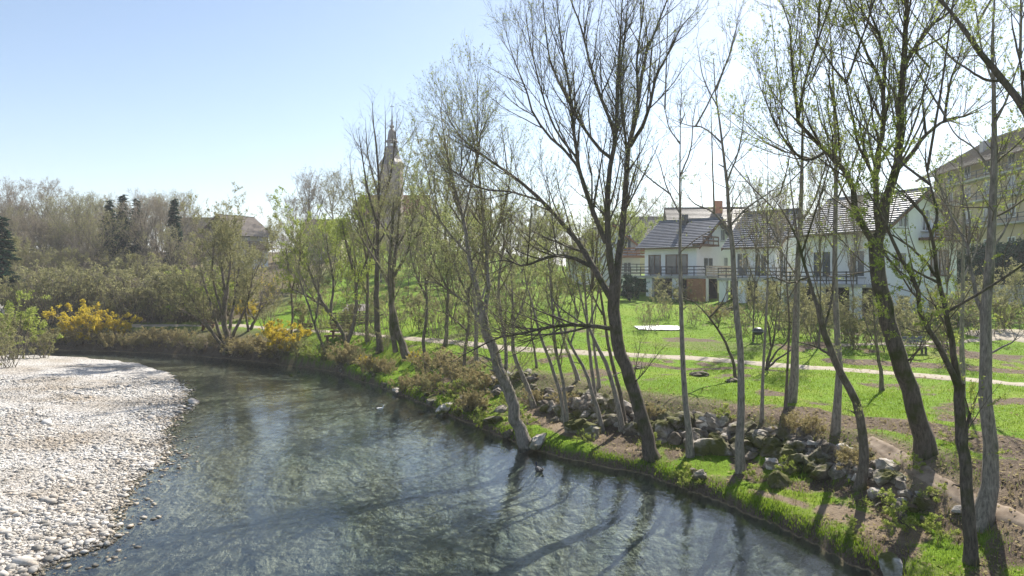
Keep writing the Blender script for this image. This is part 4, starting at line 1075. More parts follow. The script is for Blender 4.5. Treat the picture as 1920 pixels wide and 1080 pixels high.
PB = [proto('bare_tree', 500+k, 14, .42+.1*k, ['leaf_bud', 'leaf_bud', 'leaf_olive'][k], 'twig_grey' if k != 1 else 'twig_brown', 6500, .11, nl=10) for k in range(3)]
PG = [proto('budding_tree', 510+k, 11, .6, 'leaf_olive' if k == 0 else 'leaf_bright', 'twig_olive', 15000, .13, clear=.1, nl=12) for k in range(2)]
def proto_bush(name, seed, h, leaf, twig, nleaf, lsize, nst=16, spread=.8, r=.02, l1=(2.6, .15, (20, 60), (.5, 1.2)), l2=(3, .1, (20, 60), (.25, .6)), l3=(2.2, .1, (20, 60), (.12, .3))):
    rng = np.random.default_rng(seed); L = []
    for k in range(nst):
        a = rng.uniform(0, 6.28); s = spread*rng.uniform(.2, 1); ln = h*rng.uniform(.65, 1.05)
        d = np.array((math.cos(a)*s, math.sin(a)*s, 1.0)); d /= np.linalg.norm(d)
        p = np.array((rng.normal(0, .12*h), rng.normal(0, .12*h), -.08))
        L.append((np.array([p, p+d*ln*.4, p+d*ln*.75+(0, 0, .03*h), p+d*ln+(d[0]*.15*h, d[1]*.15*h, -.02*h)]), r, r*.3))
    return build_tree(name, (0, -900, 0), L, 'bark_mid' if twig != 'twig_brown' else 'bark_grey', twig, leaf, rng, l1=l1, l2=l2, l3=l3, nleaf=nleaf, lsize=lsize, up=(.03, .02, 0), rmin=(.007, .005, .0035), sides=4, parts=('stems', 'branches', 'foliage'))
SB = [proto_bush('bare_shrub', 600, 2.6, 'leaf_olive', 'twig_grey', 2500, .07), proto_bush('green_shrub', 601, 2.4, 'leaf_bright', 'twig_olive', 6500, .065),
      proto_bush('forsythia', 602, 2.2, 'leaf_yellow', 'twig_brown', 12000, .08), proto_bush('bramble', 603, 1.5, 'leaf_dry', 'twig_brown', 5000, .07, nst=22, spread=1.5),
      proto_bush('green_shrub', 604, 2.6, 'leaf_olive', 'twig_olive', 5500, .065), proto_bush('blossom_shrub', 605, 3.2, 'leaf_white', 'twig_grey', 4500, .09),
      proto_bush('evergreen_hedge', 606, 3.0, 'leaf_ever', 'twig_dark', 9000, .13, nst=22), proto_bush('weed_clump', 607, .6, 'leaf_bright', 'twig_olive', 1500, .06, nst=16, spread=1.2, r=.006)]
used = set()
def place(pr, x, y, s, rz, label, cat, group=None, sz=None, dz=0):
    o = copy_tree(pr)
    o.location = (x, y, hz(x, y)-.05+dz); o.rotation_euler = (0, 0, rz); o.scale = (s, s, sz or s)
    for k in ('group',):
        if k in o: del o[k]
    return tag(o, label, cat, group)
def conifer(name, seed, h, w):
    rng = np.random.default_rng(seed); root = empty(name, (0, -900, 0))
    V, Q = tubes(np.array([[(0, 0, -.2), (0, 0, h*.4), (0, 0, h*.8), (0, 0, h)]], float), np.array([[.2, .14, .05, .01]]), 6)
    mobj('trunk', np_mesh('trunk', V, quads=Q, mats=[M['bark_dark']], smooth=True), root)
    P, Rr = [], []
    z = .12*h
    while z < h*.985:
        f = 1-(z/h); n = int(3+3*f); L = w*(f**.85)*rng.uniform(.75, 1.1)+.1
        for k in range(n):
            a = rng.uniform(0, 6.28); ll = L*rng.uniform(.6, 1.12); dz = -.25*ll*f+rng.normal(0, .08)
            P.append([(0, 0, z), (math.cos(a)*ll*.5, math.sin(a)*ll*.5, z+dz*.7), (math.cos(a)*ll, math.sin(a)*ll, z+dz*.75)]); Rr.append([.03, .02, .006])
        z += h*.013
    P = np.array(P); Rr = np.array(Rr)
    V, Q = tubes(P, Rr, 3)
    tag(mobj('branches', np_mesh('branches', V, quads=Q, mats=[M['bark_dark']]), root), None, None, None, 'stuff')
    plen = np.linalg.norm(np.diff(P, axis=1), axis=2).sum(1)
    n = 12000; par = rng.choice(len(P), n, p=plen/plen.sum()); t = rng.uniform(.1, 1, n)
    pos, tan, r = sample(P, Rr, par, t)
    side = np.cross(tan, (0, 0, 1)); side /= np.maximum(np.linalg.norm(side, axis=1, keepdims=True), 1e-6)
    sg = rng.choice([-1, 1], n)[:, None]; s = rng.uniform(.25, .6, n)[:, None]
    d = side*sg*.8+tan*.6+rng.normal(0, .2, (n, 3)); d[:, 2] -= .25
    wv = np.cross(d, rng.standard_normal((n, 3))); wv /= np.linalg.norm(wv, axis=1, keepdims=True)
    Vv = np.stack([pos-wv*.08, pos+wv*.08, pos+d*s+wv*.03, pos+d*s-wv*.03], 1).reshape(-1, 3); o = np.arange(n)*4
    tag(mobj('foliage', np_mesh('foliage', Vv, quads=np.stack([o, o+1, o+2, o+3], -1), mats=[M['leaf_ever']]), root), None, None, None, 'stuff')
    return root
CF = [conifer('spruce_tree', 700, 14, 2.3), conifer('spruce_tree', 701, 14, 2.8)]

# ------------------------------------------------------------------ woods on the far bank, left
rng = np.random.default_rng(77)
def skyline(px): return np.interp(px, [-200, 0, 130, 180, 240, 300, 380, 420, 500, 560, 620], [330, 352, 352, 372, 378, 372, 392, 398, 425, 415, 400])
def place_top(pr, px, D, toppy, label, cat, group, h0, sxy=None, dz=0):
    x = (px-CX)/FPX*D; z = hz(x, D); H = (CAMZ-(toppy-HY)/FPX*D)-z
    s = H/h0
    return place(pr, x, D, sxy or s, rng.uniform(0, 6.28), label, cat, group, s, dz)
BACK_L = 'bare grey-brown tree in the dense wood above the river bend'
k = 0
for row, (D0, dpx, ofs, pr) in enumerate([(108, 22, 2, PB), (98, 24, 22, PB), (90, 26, 48, PB), (82, 28, 72, PB), (75, 32, 100, PB+PG[:1]), (69, 36, 150, PB+PG[:1])]):
    px = -150+row*9
    while px < 560-row*40:
        D = D0+rng.uniform(-4, 4)
        t = float(skyline(px))+ofs+(rng.uniform(-26, 44) if row < 2 else rng.uniform(-8, 36))+(38 if px > 350 and row < 4 else 0)
        p = pr[int(rng.integers(len(pr)))]
        bud = p in PG
        reg = 'at the far left' if px < 60 else 'left of the spruces' if px < 185 else 'around the dark spruces' if px < 345 else 'below the farmhouse'
        rw = ['on the skyline of the wood', 'just below the skyline of the wood', 'in the upper middle of the wood', 'in the middle of the wood', 'low in the wood', 'at the front of the wood'][row]
        place_top(p, px+rng.uniform(-8, 8), D, t, ('olive budding tree ' if bud else 'bare grey-brown tree ')+rw+' '+reg, 'tree', 'budding trees in front of the wood' if bud else 'bare trees of the wood', 11 if bud else 14)
        px += dpx*rng.uniform(.75, 1.3)
for px, D, t, kk, lab in [(205, 86, 372, 1, 'left one of the dark spruces above the wood'), (231, 88, 362, 0, 'tallest dark spruce in the wood'), (256, 87, 368, 1, 'dark spruce just right of the tallest spruce'), (327, 84, 370, 0, 'lone dark pointed spruce near the farmhouse roof'), (4, 66, 402, 1, 'dark evergreen tree at the left edge of the picture')]:
    place_top(CF[kk], px, D, t, lab, 'spruce', None, 14, rng.uniform(.75, 1.05))
for px, D, t, lab in [(194, 80, 392, 'bare tree standing before the left spruce'), (282, 82, 372, 'bare tree in the gap right of the spruces'), (318, 78, 420, 'bare tree before the lone pointed spruce'), (150, 84, 362, 'tall bare tree left of the spruces')]:
    place_top(PB[int(rng.integers(3))], px, D, t, lab, 'tree', None, 14)
# front of the wood: green and grey shrubs on the bank
for i in range(48):
    px = -60+i*11+rng.uniform(-6, 6); D = rng.uniform(62.5, 70); x = (px-CX)/FPX*D
    if sdist(np.array([x]), np.array([D]), RIGHT)[0] < 1.0: D += 4; x = (px-CX)/FPX*D
    r = rng.uniform(); p = SB[0] if r < .6 else SB[4] if r < .9 else SB[1]
    s = rng.uniform(1.1, 2.3)
    nm_ = {0: 'bare grey shrub at the foot of the wooded far bank', 4: 'olive green shrub at the foot of the wooded far bank', 1: 'fresh green shrub at the foot of the wooded far bank'}[0 if p is SB[0] else 4 if p is SB[4] else 1]
    nm_ += ' at the far left' if px < 60 else ' behind the forsythia' if px < 240 else ' left of the round willow' if px < 340 else ' behind the round willow'
    place(p, x, D, s, rng.uniform(0, 6.28), nm_, 'shrub', 'shrubs at the foot of the wood')
for px, py, s, lab in [(168, 640, 1.55, 'bright yellow forsythia bush left of the bend, the largest one'), (133, 645, .95, 'small yellow forsythia beside the largest one'), (215, 632, 1.0, 'thin yellow forsythia right of the largest one')]:
    x, y, z = ground_at(px, py); place(SB[2], x, y, s, rng.uniform(0, 6), lab, 'bush', 'yellow bushes')
for px, py, s, lab in [(523, 668, 1.15, 'yellow bush drooping to the water left of the benches'), (468, 600, .9, 'small ochre bush near the path at the bend'), (510, 640, .8, 'yellow bush behind the drooping yellow bush'), (775, 682, .38, 'low yellow bush right of the leaning brown tree'), (690, 690, .38, 'low yellow bush between two dark trunks')]:
    x, y, z = ground_at(px, py); place(SB[2], x, y, s, rng.uniform(0, 6), lab, 'bush', 'yellow bushes')
# left edge: pale green willow scrub on the gravel bar and blossom
for px, D, s, p, lab in [(12, 50, 2.2, SB[1], 'tall yellow-green willow bush at the left edge on the gravel bar'), (-40, 46, 1.9, SB[4], 'olive bush half cut by the left edge'), (18, 44.5, .9, SB[0], 'low bare driftwood-grey shrub on the gravel'), (75, 51.5, 1.0, SB[4], 'low olive bush at the tip of the gravel bar'), (-6, 60, 1.3, SB[5], 'white blossoming shrub at the left edge'), (292, 68, 1.2, SB[5], 'white blossoming shrub amid the wood left of the round willow')]:
    x = (px-CX)/FPX*D; place(p, x, D, s, rng.uniform(0, 6), lab, 'bush')
# brambles and weeds along the cut bank
k = 0
for i in range(64):
    t = i/63; py = None
    px = 90+t*800+rng.uniform(-8, 8)
    wl = np.interp(px, [100, 300, 430, 550, 620, 690, 760, 830, 900], [655, 662, 672, 686, 695, 718, 745, 775, 800])
    x, y, z = ground_at(px, wl-rng.uniform(6, 30)*np.interp(px, [100, 900], [.5, 1.5]))
    r = rng.uniform()
    if px < 560: p = SB[3] if r < .55 else SB[0] if r < .75 else SB[4]
    else: p = SB[3] if r < .5 else SB[7] if r < .8 else SB[4]
    s = rng.uniform(.55, 1.0)*(.7 if p in (SB[0], SB[4]) else 1)*(.7 if px > 700 else 1)
    lab = {3: 'tangled brown bramble at the water edge', 0: 'low bare shrub at the water edge', 4: 'low olive shrub at the water edge', 7: 'fresh green weeds at the water edge'}[SB.index(p)]
    lab += ' near the forsythia' if px < 260 else ' below the round willow' if px < 480 else ' below the wooden benches' if px < 640 else ' below the brown leaning tree' if px < 770 else ' left of the old leaning tree'
    place(p, x, y, s, rng.uniform(0, 6.28), lab, 'plant', 'scrub along the cut bank')
for i, (px, py, s) in enumerate([(1290,925,.7),(1275,912,.5),(1655,965,.7),(1705,1000,.6),(1770,1010,.5),(1480,885,.5),(900,800,.8),(870,745,.9),(1790,830,.6),(1360,790,.6),(1100,830,.5),(985,800,.7),(955,770,.8),(1215,845,.6),(1590,1000,.5),(1420,905,.5),(1750,945,.5),(1700,880,.5)]):
    x, y, z = ground_at(px, py); place(SB[7], x, y, s, rng.uniform(0, 6.28), 'small clump of fresh green weeds '+('left of the old leaning tree' if px < 930 else 'at the foot of the old leaning tree' if px < 1050 else 'at the foot of the big willow' if px < 1260 else 'below the straight trees right of the willow' if px < 1450 else 'below the large rock pile' if px < 1620 else 'between rock pile and forked tree' if px < 1740 else 'beside the forked tree'), 'plant', 'weed clumps on the near bank')
for px, py, s, lab in [(600, 634, .6, 'left of the timber shelter'), (648, 640, .55, 'right in front of the timber shelter'), (690, 646, .6, 'right of the timber shelter'), (560, 650, .6, 'left of the wooden benches'), (720, 660, .6, 'between the spire tree and the brown leaning tree')]:
    x, y, z = ground_at(px, py); place(SB[0], x, y, s, rng.uniform(0, 6.28), 'low bare shrub '+lab, 'shrub')
for px, D, s, q_ in [(500, 57, 1.0, 0), (575, 54, 1.1, 4), (610, 57, 1.2, 0), (665, 52, 1.0, 4), (705, 55, 1.2, 0), (745, 50, 1.0, 0), (785, 52, 1.2, 4), (820, 48, 1.0, 0), (850, 54, 1.3, 0), (880, 46, .9, 4), (905, 50, 1.1, 0), (940, 55, 1.2, 0), (985, 52, 1.0, 4), (1030, 56, 1.1, 0)]:
    x = (px-CX)/FPX*D; reg = 'left of the brown leaning tree' if px < 720 else 'right of the brown leaning tree' if px < 860 else 'behind the old leaning tree' if px < 960 else 'behind the slim stems'
    place(SB[q_], x, D, s, rng.uniform(0, 6.28), ('bare' if q_ == 0 else 'olive budding')+' shrub beside the far path '+reg, 'shrub', 'shrubs along the far path', s*1.25)
# dry bramble in the bank between the leaning trees
for px, py, s in [(850,720,1.0),(880,730,.9),(830,700,1.0),(905,735,.7),(800,700,.9),(1000,760,.5),(1060,765,.5),(1520,820,.5),(1600,880,.5),(1480,810,.45),(1220,790,.5)]:
    x, y, z = ground_at(px, py); place(SB[3], x, y, s, rng.uniform(0, 6.28), 'dry brown bramble heap on the stony bank '+('left of the old leaning tree' if px < 920 else 'among the slim stems' if px < 1100 else 'right of the big willow' if px < 1300 else 'behind the large rock pile'), 'plant', 'bramble heaps on the stony bank')

# ------------------------------------------------------------------ trees behind the lawn and on the hill
for px, D, t, p, h0, lab in [(585, 118, 322, PB[0], 14, 'bare tree with a dense broom crown on the hill left of the church'), (628, 120, 318, PB[2], 14, 'bare tree next to the broom-crowned one on the hill'), (545, 112, 368, PB[1], 14, 'thin bare tree between farmhouse and broom-crowned tree'),
        (560, 96, 405, PB[0], 14, 'bare brownish tree on the slope below the broom-crowned tree'), (640, 90, 415, PG[1], 11, 'yellow-green tree in front of the hill house'), (600, 84, 430, PG[1], 11, 'bright budding tree on the slope above the benches'),
        (675, 100, 420, PG[0], 11, 'olive budding tree under the church roof'), (785, 95, 395, PG[0], 11, 'ochre budding tree right of the church tower'), (815, 100, 365, PB[2], 14, 'bare tree on the slope right of the church'), (860, 92, 340, PB[0], 14, 'tall bare tree behind the old leaning tree'),
        (905, 96, 372, PG[0], 11, 'olive tree behind the big willow crown'), (955, 90, 395, PB[1], 14, 'bare brown tree behind the low willow limbs'), (1005, 92, 388, PG[0], 11, 'budding tree left of the white gabled house'), (1055, 95, 400, PB[2], 14, 'bare tree close to the white gabled house'),
        (740, 80, 420, PB[0], 14, 'bare tree on the meadow slope behind the brown leaning tree'), (790, 78, 430, PG[0], 11, 'olive tree on the meadow slope'), (530, 80, 475, PB[1], 14, 'brown bare tree at the right end of the wood'), (512, 116, 418, PB[2], 14, 'bare tree beside the farmhouse balcony'),
        (372, 108, 398, PB[2], 14, 'bare tree in front of the barn roof'), (1238, 128, 362, PB[2], 14, 'dark bare round tree on the skyline above the roofs'), (1180, 96, 402, PG[1], 11, 'yellow-green tree between the white gable and the grey roofs'), (870, 70, 470, PG[0], 11, 'low olive tree at the far lawn edge'), (960, 72, 480, PG[0], 11, 'small olive tree at the far lawn edge behind the slim stems'),
        (1040, 76, 478, PB[0], 14, 'small bare tree at the far lawn edge'), (680, 74, 450, PG[1], 11, 'bright green tree behind the timber shelter')]:
    place_top(p, px, D, t, lab, 'tree', None, h0)
SL = [(470, 84, 470, 0), (490, 74, 500, 1), (515, 70, 520, 0), (535, 90, 440, 1), (555, 76, 475, 0), (575, 88, 440, 1), (595, 70, 500, 0), (625, 78, 455, 1), (650, 70, 490, 0), (665, 95, 425, 1), (715, 88, 435, 0), (725, 70, 480, 1), (750, 100, 420, 0), (765, 74, 465, 1), (785, 88, 410, 0),
      (805, 70, 490, 0), (825, 84, 420, 1), (845, 76, 455, 0), (885, 82, 420, 1), (895, 68, 490, 0), (920, 78, 440, 0), (935, 88, 405, 1), (980, 80, 430, 0), (1000, 74, 470, 1), (1025, 84, 425, 0), (1075, 80, 440, 1), (1095, 76, 455, 0), (1110, 90, 415, 1), (1030, 105, 392, 0), (880, 110, 372, 1)]
for px, D, t, kk in SL:
    p = PG[0] if kk == 0 else PB[int(rng.integers(3))]
    reg = 'left of the church' if px < 680 else 'below the church' if px < 800 else 'behind the old leaning tree' if px < 950 else 'behind the slim stems'
    place_top(p, px, D, t, ('olive budding tree on the meadow slope ' if kk == 0 else 'bare tree on the meadow slope ')+reg, 'tree', 'trees on the meadow slope', 11 if kk == 0 else 14)
for px, D, s, p, lab in [(1905, 62, 1.8, SB[6], 'dark evergreen hedge bush above the concrete wall at the right edge'), (1870, 63, 1.7, SB[6], 'dark evergreen bush second from the right edge'), (1835, 64, 1.7, SB[6], 'dark evergreen bush behind the tall grey-barked tree'), (1950, 61, 1.9, SB[6], 'dark evergreen hedge bush cut by the right edge'), (1775, 47.5, .9, SB[1], 'bright green shrub in front of the big white gable'),
        (1700, 44, .8, SB[1], 'fresh green shrub behind the bench'), (1765, 50, .45, SB[6], 'dark low shrub at the corner of the big white gable'), (1890, 46, .75, SB[1], 'bright green bush at the end of the gravel yard'), (1505, 49, .6, SB[0], 'bare grey shrub under the terrace of the nearest house'), (1470, 55, .9, SB[0], 'tangled bare shrub below the middle house terrace'), (1430, 57, .8, SB[0], 'bare shrub left of the tangled shrub below the terrace'), (1530, 46, .8, SB[0], 'bare shrub below the nearest terrace'),
        (1600, 45, .7, SB[0], 'bare shrub by the white pillar of the nearest house'), (1245, 66, 1.0, SB[0], 'bare shrub in front of the first house terrace'), (1275, 65, .8, SB[4], 'olive shrub under the first house terrace'), (1180, 66, .9, SB[6], 'dark shrub at the left end of the first terrace'), (1300, 67.5, .45, SB[6], 'dark green shrub beside the orange wooden bay')]:
    x = (px-CX)/FPX*D; place(p, x, D, s, rng.uniform(0, 6.28), lab, 'shrub')
TH = [(1215, 46, 1.0, 0), (1250, 52, 1.2, 0), (1300, 48, .9, 0), (1345, 50, 1.1, 3), (1392, 44, 1.2, 0), (1415, 50, 1.5, 0), (1452, 46, 1.5, 0), (1480, 42, 1.3, 0), (1500, 47, 1.7, 0), (1525, 40, 1.2, 0), (1545, 43, 1.5, 0), (1580, 41, 1.4, 0), (1610, 38, 1.2, 4), (1640, 40, 1.5, 0), (1668, 37, 1.2, 0),
      (1690, 41, 1.3, 4), (1715, 39, 1.2, 0), (1745, 43, 1.5, 0), (1775, 38, 1.0, 4), (1800, 45, 1.9, 0), (1830, 42, 1.5, 0), (1855, 48, 2.0, 0), (1885, 44, 1.4, 4), (1910, 50, 2.2, 0)]
for px, D, s, kk in TH:
    x = (px-CX)/FPX*D; p = SB[kk]
    nmk = {0: 'tangled bare grey shrub', 3: 'low dry bramble', 4: 'olive budding shrub'}[kk]
    reg = 'in front of the left terrace' if px < 1380 else 'in front of the middle terrace' if px < 1500 else 'below the nearest house' if px < 1700 else 'in front of the tall white gable' if px < 1800 else 'below the dark hedge at right'
    place(p, x, D, s*.72, rng.uniform(0, 6.28), nmk+' on the lawn '+reg, 'shrub', 'shrubs between lawn and houses', s*.72*rng.uniform(.9, 1.2))
YT = [(1412, 41, 330), (1460, 45, 350), (1535, 39, 260), (1600, 44, 330), (1775, 40, 330)]
for px, D, t in YT:
    reg = 'in front of the left house' if px < 1380 else 'in front of the middle house' if px < 1510 else 'in front of the nearest house' if px < 1700 else 'at the right edge of the lawn'
    place_top(PB[int(rng.integers(2))], px, D, t, 'slim bare tree on the upper lawn '+reg, 'tree', 'slim trees on the upper lawn', 14, .36)
for p in PB+PG+SB+CF:
    for c in list(p.children): bpy.data.objects.remove(c)
    bpy.data.objects.remove(p)

# ------------------------------------------------------------------ buildings
def window(parent, mb_axis, u0, u1, z0, z1, frame='wall_white', shutter=None, off=0.0, bar=True):
    """mb_axis 'g': on the gable plane y=off; 'e': on the eave plane x=off. Outside is towards negative."""
    def bx(u0, u1, z0, z1, d0, d1):
        m = MB()
        return m.box((u0, off-d1, z0), (u1, off-d0, z1)) if mb_axis == 'g' else m.box((off-d1, u0, z0), (off-d0, u1, z1))
    fr = MB(); t = .09
    for a in ((u0, u1, z0, z0+t), (u0, u1, z1-t, z1), (u0, u0+t, z0+t, z1-t), (u1-t, u1, z0+t, z1-t)) + ((((u0+u1)/2-.03, (u0+u1)/2+.03, z0+t, z1-t),) if bar else ()):
        b = bx(*a, -.02, .06); o = len(fr.v); fr.v += b.v; fr.f += [tuple(o+i for i in f) for f in b.f]
    w = fr.build('window', M[frame], parent)
    bx(u0+t, u1-t, z0+t, z1-t, -.01, .015).build('pane', M['glass'], w)
    bx(u0-.06, u1+.06, z0-.07, z0-.003, 0, .12).build('sill', M['wall_grey'], w)
    return w
def roof_slope(a, b, c, d, nrow, th, lip):
    """stepped tile courses from the eave edge a-b up to the ridge edge d-c"""
    a, b, c, d = [np.array(p, float) for p in (a, b, c, d)]
    n = np.cross(b-a, d-a); n /= np.linalg.norm(n)
    if n[2] < 0: n = -n
    m = MB()
    for k in range(nrow):
        t0, t1 = k/nrow, (k+1.12)/nrow
        p0, p1 = a+(d-a)*t0, b+(c-b)*t0; q0, q1 = a+(d-a)*min(t1, 1), b+(c-b)*min(t1, 1)
        m.prism([tuple(p0+n*lip), tuple(p1+n*lip), tuple(q1), tuple(q0)], tuple(n*th))
    return m
def gable_house(name, label, K, g_ang, W, L, z0, ze, zr, wall='wall_white', roof='roof_grey', over=.7, verge='wood_brown', courses=17, group=None, ridge_off=.5):
    """corner K nearest the camera; local x along the gable, local y along the eave"""
    root = tag(empty(name, (K[0], K[1], z0), R_(g_ang)), label, 'house', group)
    he, hr = ze-z0, zr-z0; xm = W*ridge_off
    m = MB()
    m.prism([(0, 0, -1.2), (W, 0, -1.2), (W, 0, he), (xm, 0, hr-.15), (0, 0, he)], (0, L, 0))
    m.build('wall', M[wall], root)
    sl = (hr-he)/xm; ox = over
    sl2 = (hr-he)/(W-xm)
    r1 = roof_slope((-ox, L+over, he-ox*sl), (-ox, -over, he-ox*sl), (xm, -over, hr), (xm, L+over, hr), courses, .07, .09).build('roof_slope', M[roof], root)
    r2 = roof_slope((W+ox, -over, he-ox*sl2), (W+ox, L+over, he-ox*sl2), (xm+.01, L+over, hr), (xm+.01, -over, hr), courses, .07, .09).build('roof_slope', M[roof], root)
    rd = MB(); rd.bar((xm, -over-.02, hr+.11), (xm, L+over+.02, hr+.11), .28, .16); rd.build('ridge_cap', M[roof], root)
    for y in (-over-.05, L+over-.01):
        v = MB()
        v.prism([(-ox, y, he-ox*sl-.22), (xm, y, hr-.22), (xm, y, hr+.03), (-ox, y, he-ox*sl+.03)], (0, .06, 0))
        v.prism([(W+ox, y, he-ox*sl2-.22), (xm+.002, y, hr-.22), (xm+.002, y, hr+.03), (W+ox, y, he-ox*sl2+.03)], (0, .06, 0))
        v.build('verge_board', M[verge], root)
    gt = MB(); gt.bar((-ox-.07, -over, he-ox*sl-.02), (-ox-.07, L+over, he-ox*sl-.02), .13, .12); gt.build('gutter', M['wood_brown'], root)
    return root
def railing(root, p, q, z, h, mat, nrails=3, posts=5, slat=False):
    p = np.array(p, float); q = np.array(q, float)
    for k in range(posts):
        a = p+(q-p)*k/(posts-1); MB().bar((a[0], a[1], z), (a[0], a[1], z+h), .07).build('rail_post', M[mat], root)
    for k in range(nrails):
        zz = z+h*(k+1)/nrails-.06; e = (q-p)/np.linalg.norm(q-p)*.003
        MB().bar((p[0]-e[0], p[1]-e[1], zz), (q[0]+e[0], q[1]+e[1], zz), .045, .09 if not slat else .16).build('rail', M[mat], root)

ANG = 45
# first house of the row (middle of the picture)
K = ((1306-CX)/FPX*69, 69.0)
hB = gable_house('terraced_house', 'white terraced house with dark grey tiled roof and wide terrace, left of the row', K, ANG, 8.0, 6.2, 4.1, 9.7, 12.35, group='terraced houses behind the lawn')
for u in (2.2, 4.9): window(hB, 'g', u, u+.95, 6.0, 7.25)
window(hB, 'g', 1.3, 3.3, 3.0, 4.2); window(hB, 'g', 5.6, 6.5, 2.9, 4.3)
window(hB, 'e', 1.0, 3.6, 2.45, 4.5, 'wood_brown'); window(hB, 'e', 4.2, 5.7, 2.45, 4.5, 'wood_brown')
def terrace(root, y0, y1, zf, depth, colour='wall_grey', rail='metal_dark', piers=4, g1=0):
    MB().box((-depth, y0, zf-.25), (-.003, y1, zf)).build('terrace_slab', M[colour], root)
    n = piers
    for k in range(n):
        y = y0+.3+(y1-y0-.9)*k/(n-1)
        MB().box((-depth+.15, y-.25, -1.2), (-depth+.6, y+.45, zf-.253)).build('pier', M['wall_white'], root)
    MB().box((-.12, y0+.2, -.8), (-.004, y1-.2, zf-.3)).build('garage_front', M['dark_gap'], root)
    railing(root, (-depth+.1, y0+.1), (-depth+.1, y1-.1), zf, .95, rail, 3, 9)
terrace(hB, -2.5, 7.6, 2.3, 2.6)
MB().box((-2.9, -2.4, -.6), (-2.46, -.6, 2.0)).build('timber_bay', M['wood_orange'], hB)
railing(hB, (-2.45, -2.45), (3.5, -2.45), 2.3, .95, 'wood_pale', 4, 5, True)
MB().box((-2.4, -2.5, 2.05), (5.5, -.003, 2.298)).build('terrace_slab', M['wall_grey'], hB)
MB().box((-.9, -.9, 5.3), (3.0, -.004, 5.5)).build('balcony_slab', M['wood_brown'], hB)
railing(hB, (-.2, -.85), (2.9, -.85), 5.5, .8, 'wood_brown', 2, 4, True)
MB().box((3.0, 3.0, 7.6), (3.5, 3.5, 8.9)).build('chimney', M['metal_dark'], hB)
# second house
K = ((1454-CX)/FPX*63, 63.0)
hC = gable_house('terraced_house', 'white terraced house with dark grey roof in the middle of the row', K, ANG, 8.0, 4.3, 3.9, 9.55, 12.7, group='terraced houses behind the lawn')
for u in (2.4, 4.8): window(hC, 'g', u, u+.95, 6.0, 7.3)
window(hC, 'g', 1.0, 2.2, 2.6, 4.6); window(hC, 'g', 4.8, 6.4, 2.6, 4.4)
window(hC, 'e', .8, 2.0, 2.4, 4.6); window(hC, 'e', 2.6, 3.8, 2.4, 4.7)
terrace(hC, -2.0, 4.6, 2.3, 2.4, piers=4)
railing(hC, (-2.3, -1.95), (3.5, -1.95), 2.3, .95, 'wood_pale', 3, 5)
MB().box((-2.3, -2.0, 2.05), (5.5, -.003, 2.298)).build('terrace_slab', M['wall_grey'], hC)
# nearest house, gable towards the camera
K = ((1655-CX)/FPX*50, 50.0)
hD = gable_house('terraced_house', 'nearest white terraced house with its tall gable towards the river, right of the row', K, 25, 8.6, 7.6, 3.4, 10.1, 12.9, group='terraced houses behind the lawn')
window(hD, 'g', 1.6, 2.7, 6.6, 8.0); window(hD, 'g', 4.3, 5.2, 6.4, 8.1)
window(hD, 'g', 1.2, 2.6, 3.4, 4.8); window(hD, 'g', 5.4, 7.6, 3.0, 5.0, 'wood_brown'); window(hD, 'g', 1.6, 2.9, .4, 1.6)
window(hD, 'e', 1.4, 2.8, 2.9, 5.0); window(hD, 'e', 4.4, 6.2, 2.9, 5.0)
MB().box((4.0, -1.3, 5.7), (9.3, -.004, 5.9)).build('balcony_slab', M['wood_brown'], hD)
railing(hD, (4.1, -1.25), (9.2, -1.25), 5.9, .9, 'wood_brown', 4, 6, True)
terrace(hD, .4, 7.6, 2.4, 2.2, piers=3)
# white gabled house with orange verge, partly behind the big willow
K = ((1150-CX)/FPX*80, 80.0)
hA = gable_house('gabled_house', 'white house with orange-red verge boards and a balcony behind the big willow', (K[0]-3.6, 80.0), 8, 7.0, 9.0, 4.6, 9.6, 12.4, 'wall_white', 'roof_brown', .7, 'wood_orange')
window(hA, 'g', 3.0, 4.0, 5.2, 6.7); window(hA, 'g', 4.9, 5.9, 4.6, 6.6); window(hA, 'g', 4.9, 5.9, 1.4, 3.4); window(hA, 'g', 1.0, 2.2, 1.4, 3.2)
MB().box((3.9, -1.2, 3.9), (8.4, -.004, 4.15)).build('balcony_slab', M['wood_orange'], hA)
railing(hA, (4.0, -1.15), (8.3, -1.15), 4.15, .9, 'wood_orange', 3, 5, True)
MB().box((3.0, -3.0, 2.0), (9.5, -1.3, 2.2)).build('terrace_slab', M['wall_grey'], hA)
railing(hA, (3.1, -2.9), (9.4, -2.9), 2.2, .95, 'metal_dark', 3, 6)
# brown-roofed house behind the row
hE = gable_house('village_house', 'house with brown tiled roof and brick chimney rising behind the grey roofs', ((1408-CX)/FPX*99, 99.0), 84, 9.0, 11.0, 6.0, 13.4, 16.6, 'wall_beige', 'roof_brown', .8, 'wood_brown')
window(hE, 'e', 2.0, 3.2, 3.4, 4.8); window(hE, 'e', 7.0, 8.2, 3.4, 4.8)
MB().box((3.0, 3.4, 9.2), (4.0, 4.6, 11.6)).build('chimney', M['roof_red'], hE)
hF = gable_house('village_house', 'distant house with plain grey-brown roof left of the brown roof', ((1252-CX)/FPX*122, 122.0), 88, 9.0, 6.0, 8.0, 13.0, 17.1, 'wall_cream', 'roof_brown', .8)
window(hF, 'e', 1.0, 2.2, 2.0, 3.4); window(hF, 'e', 3.6, 4.8, 2.0, 3.4)
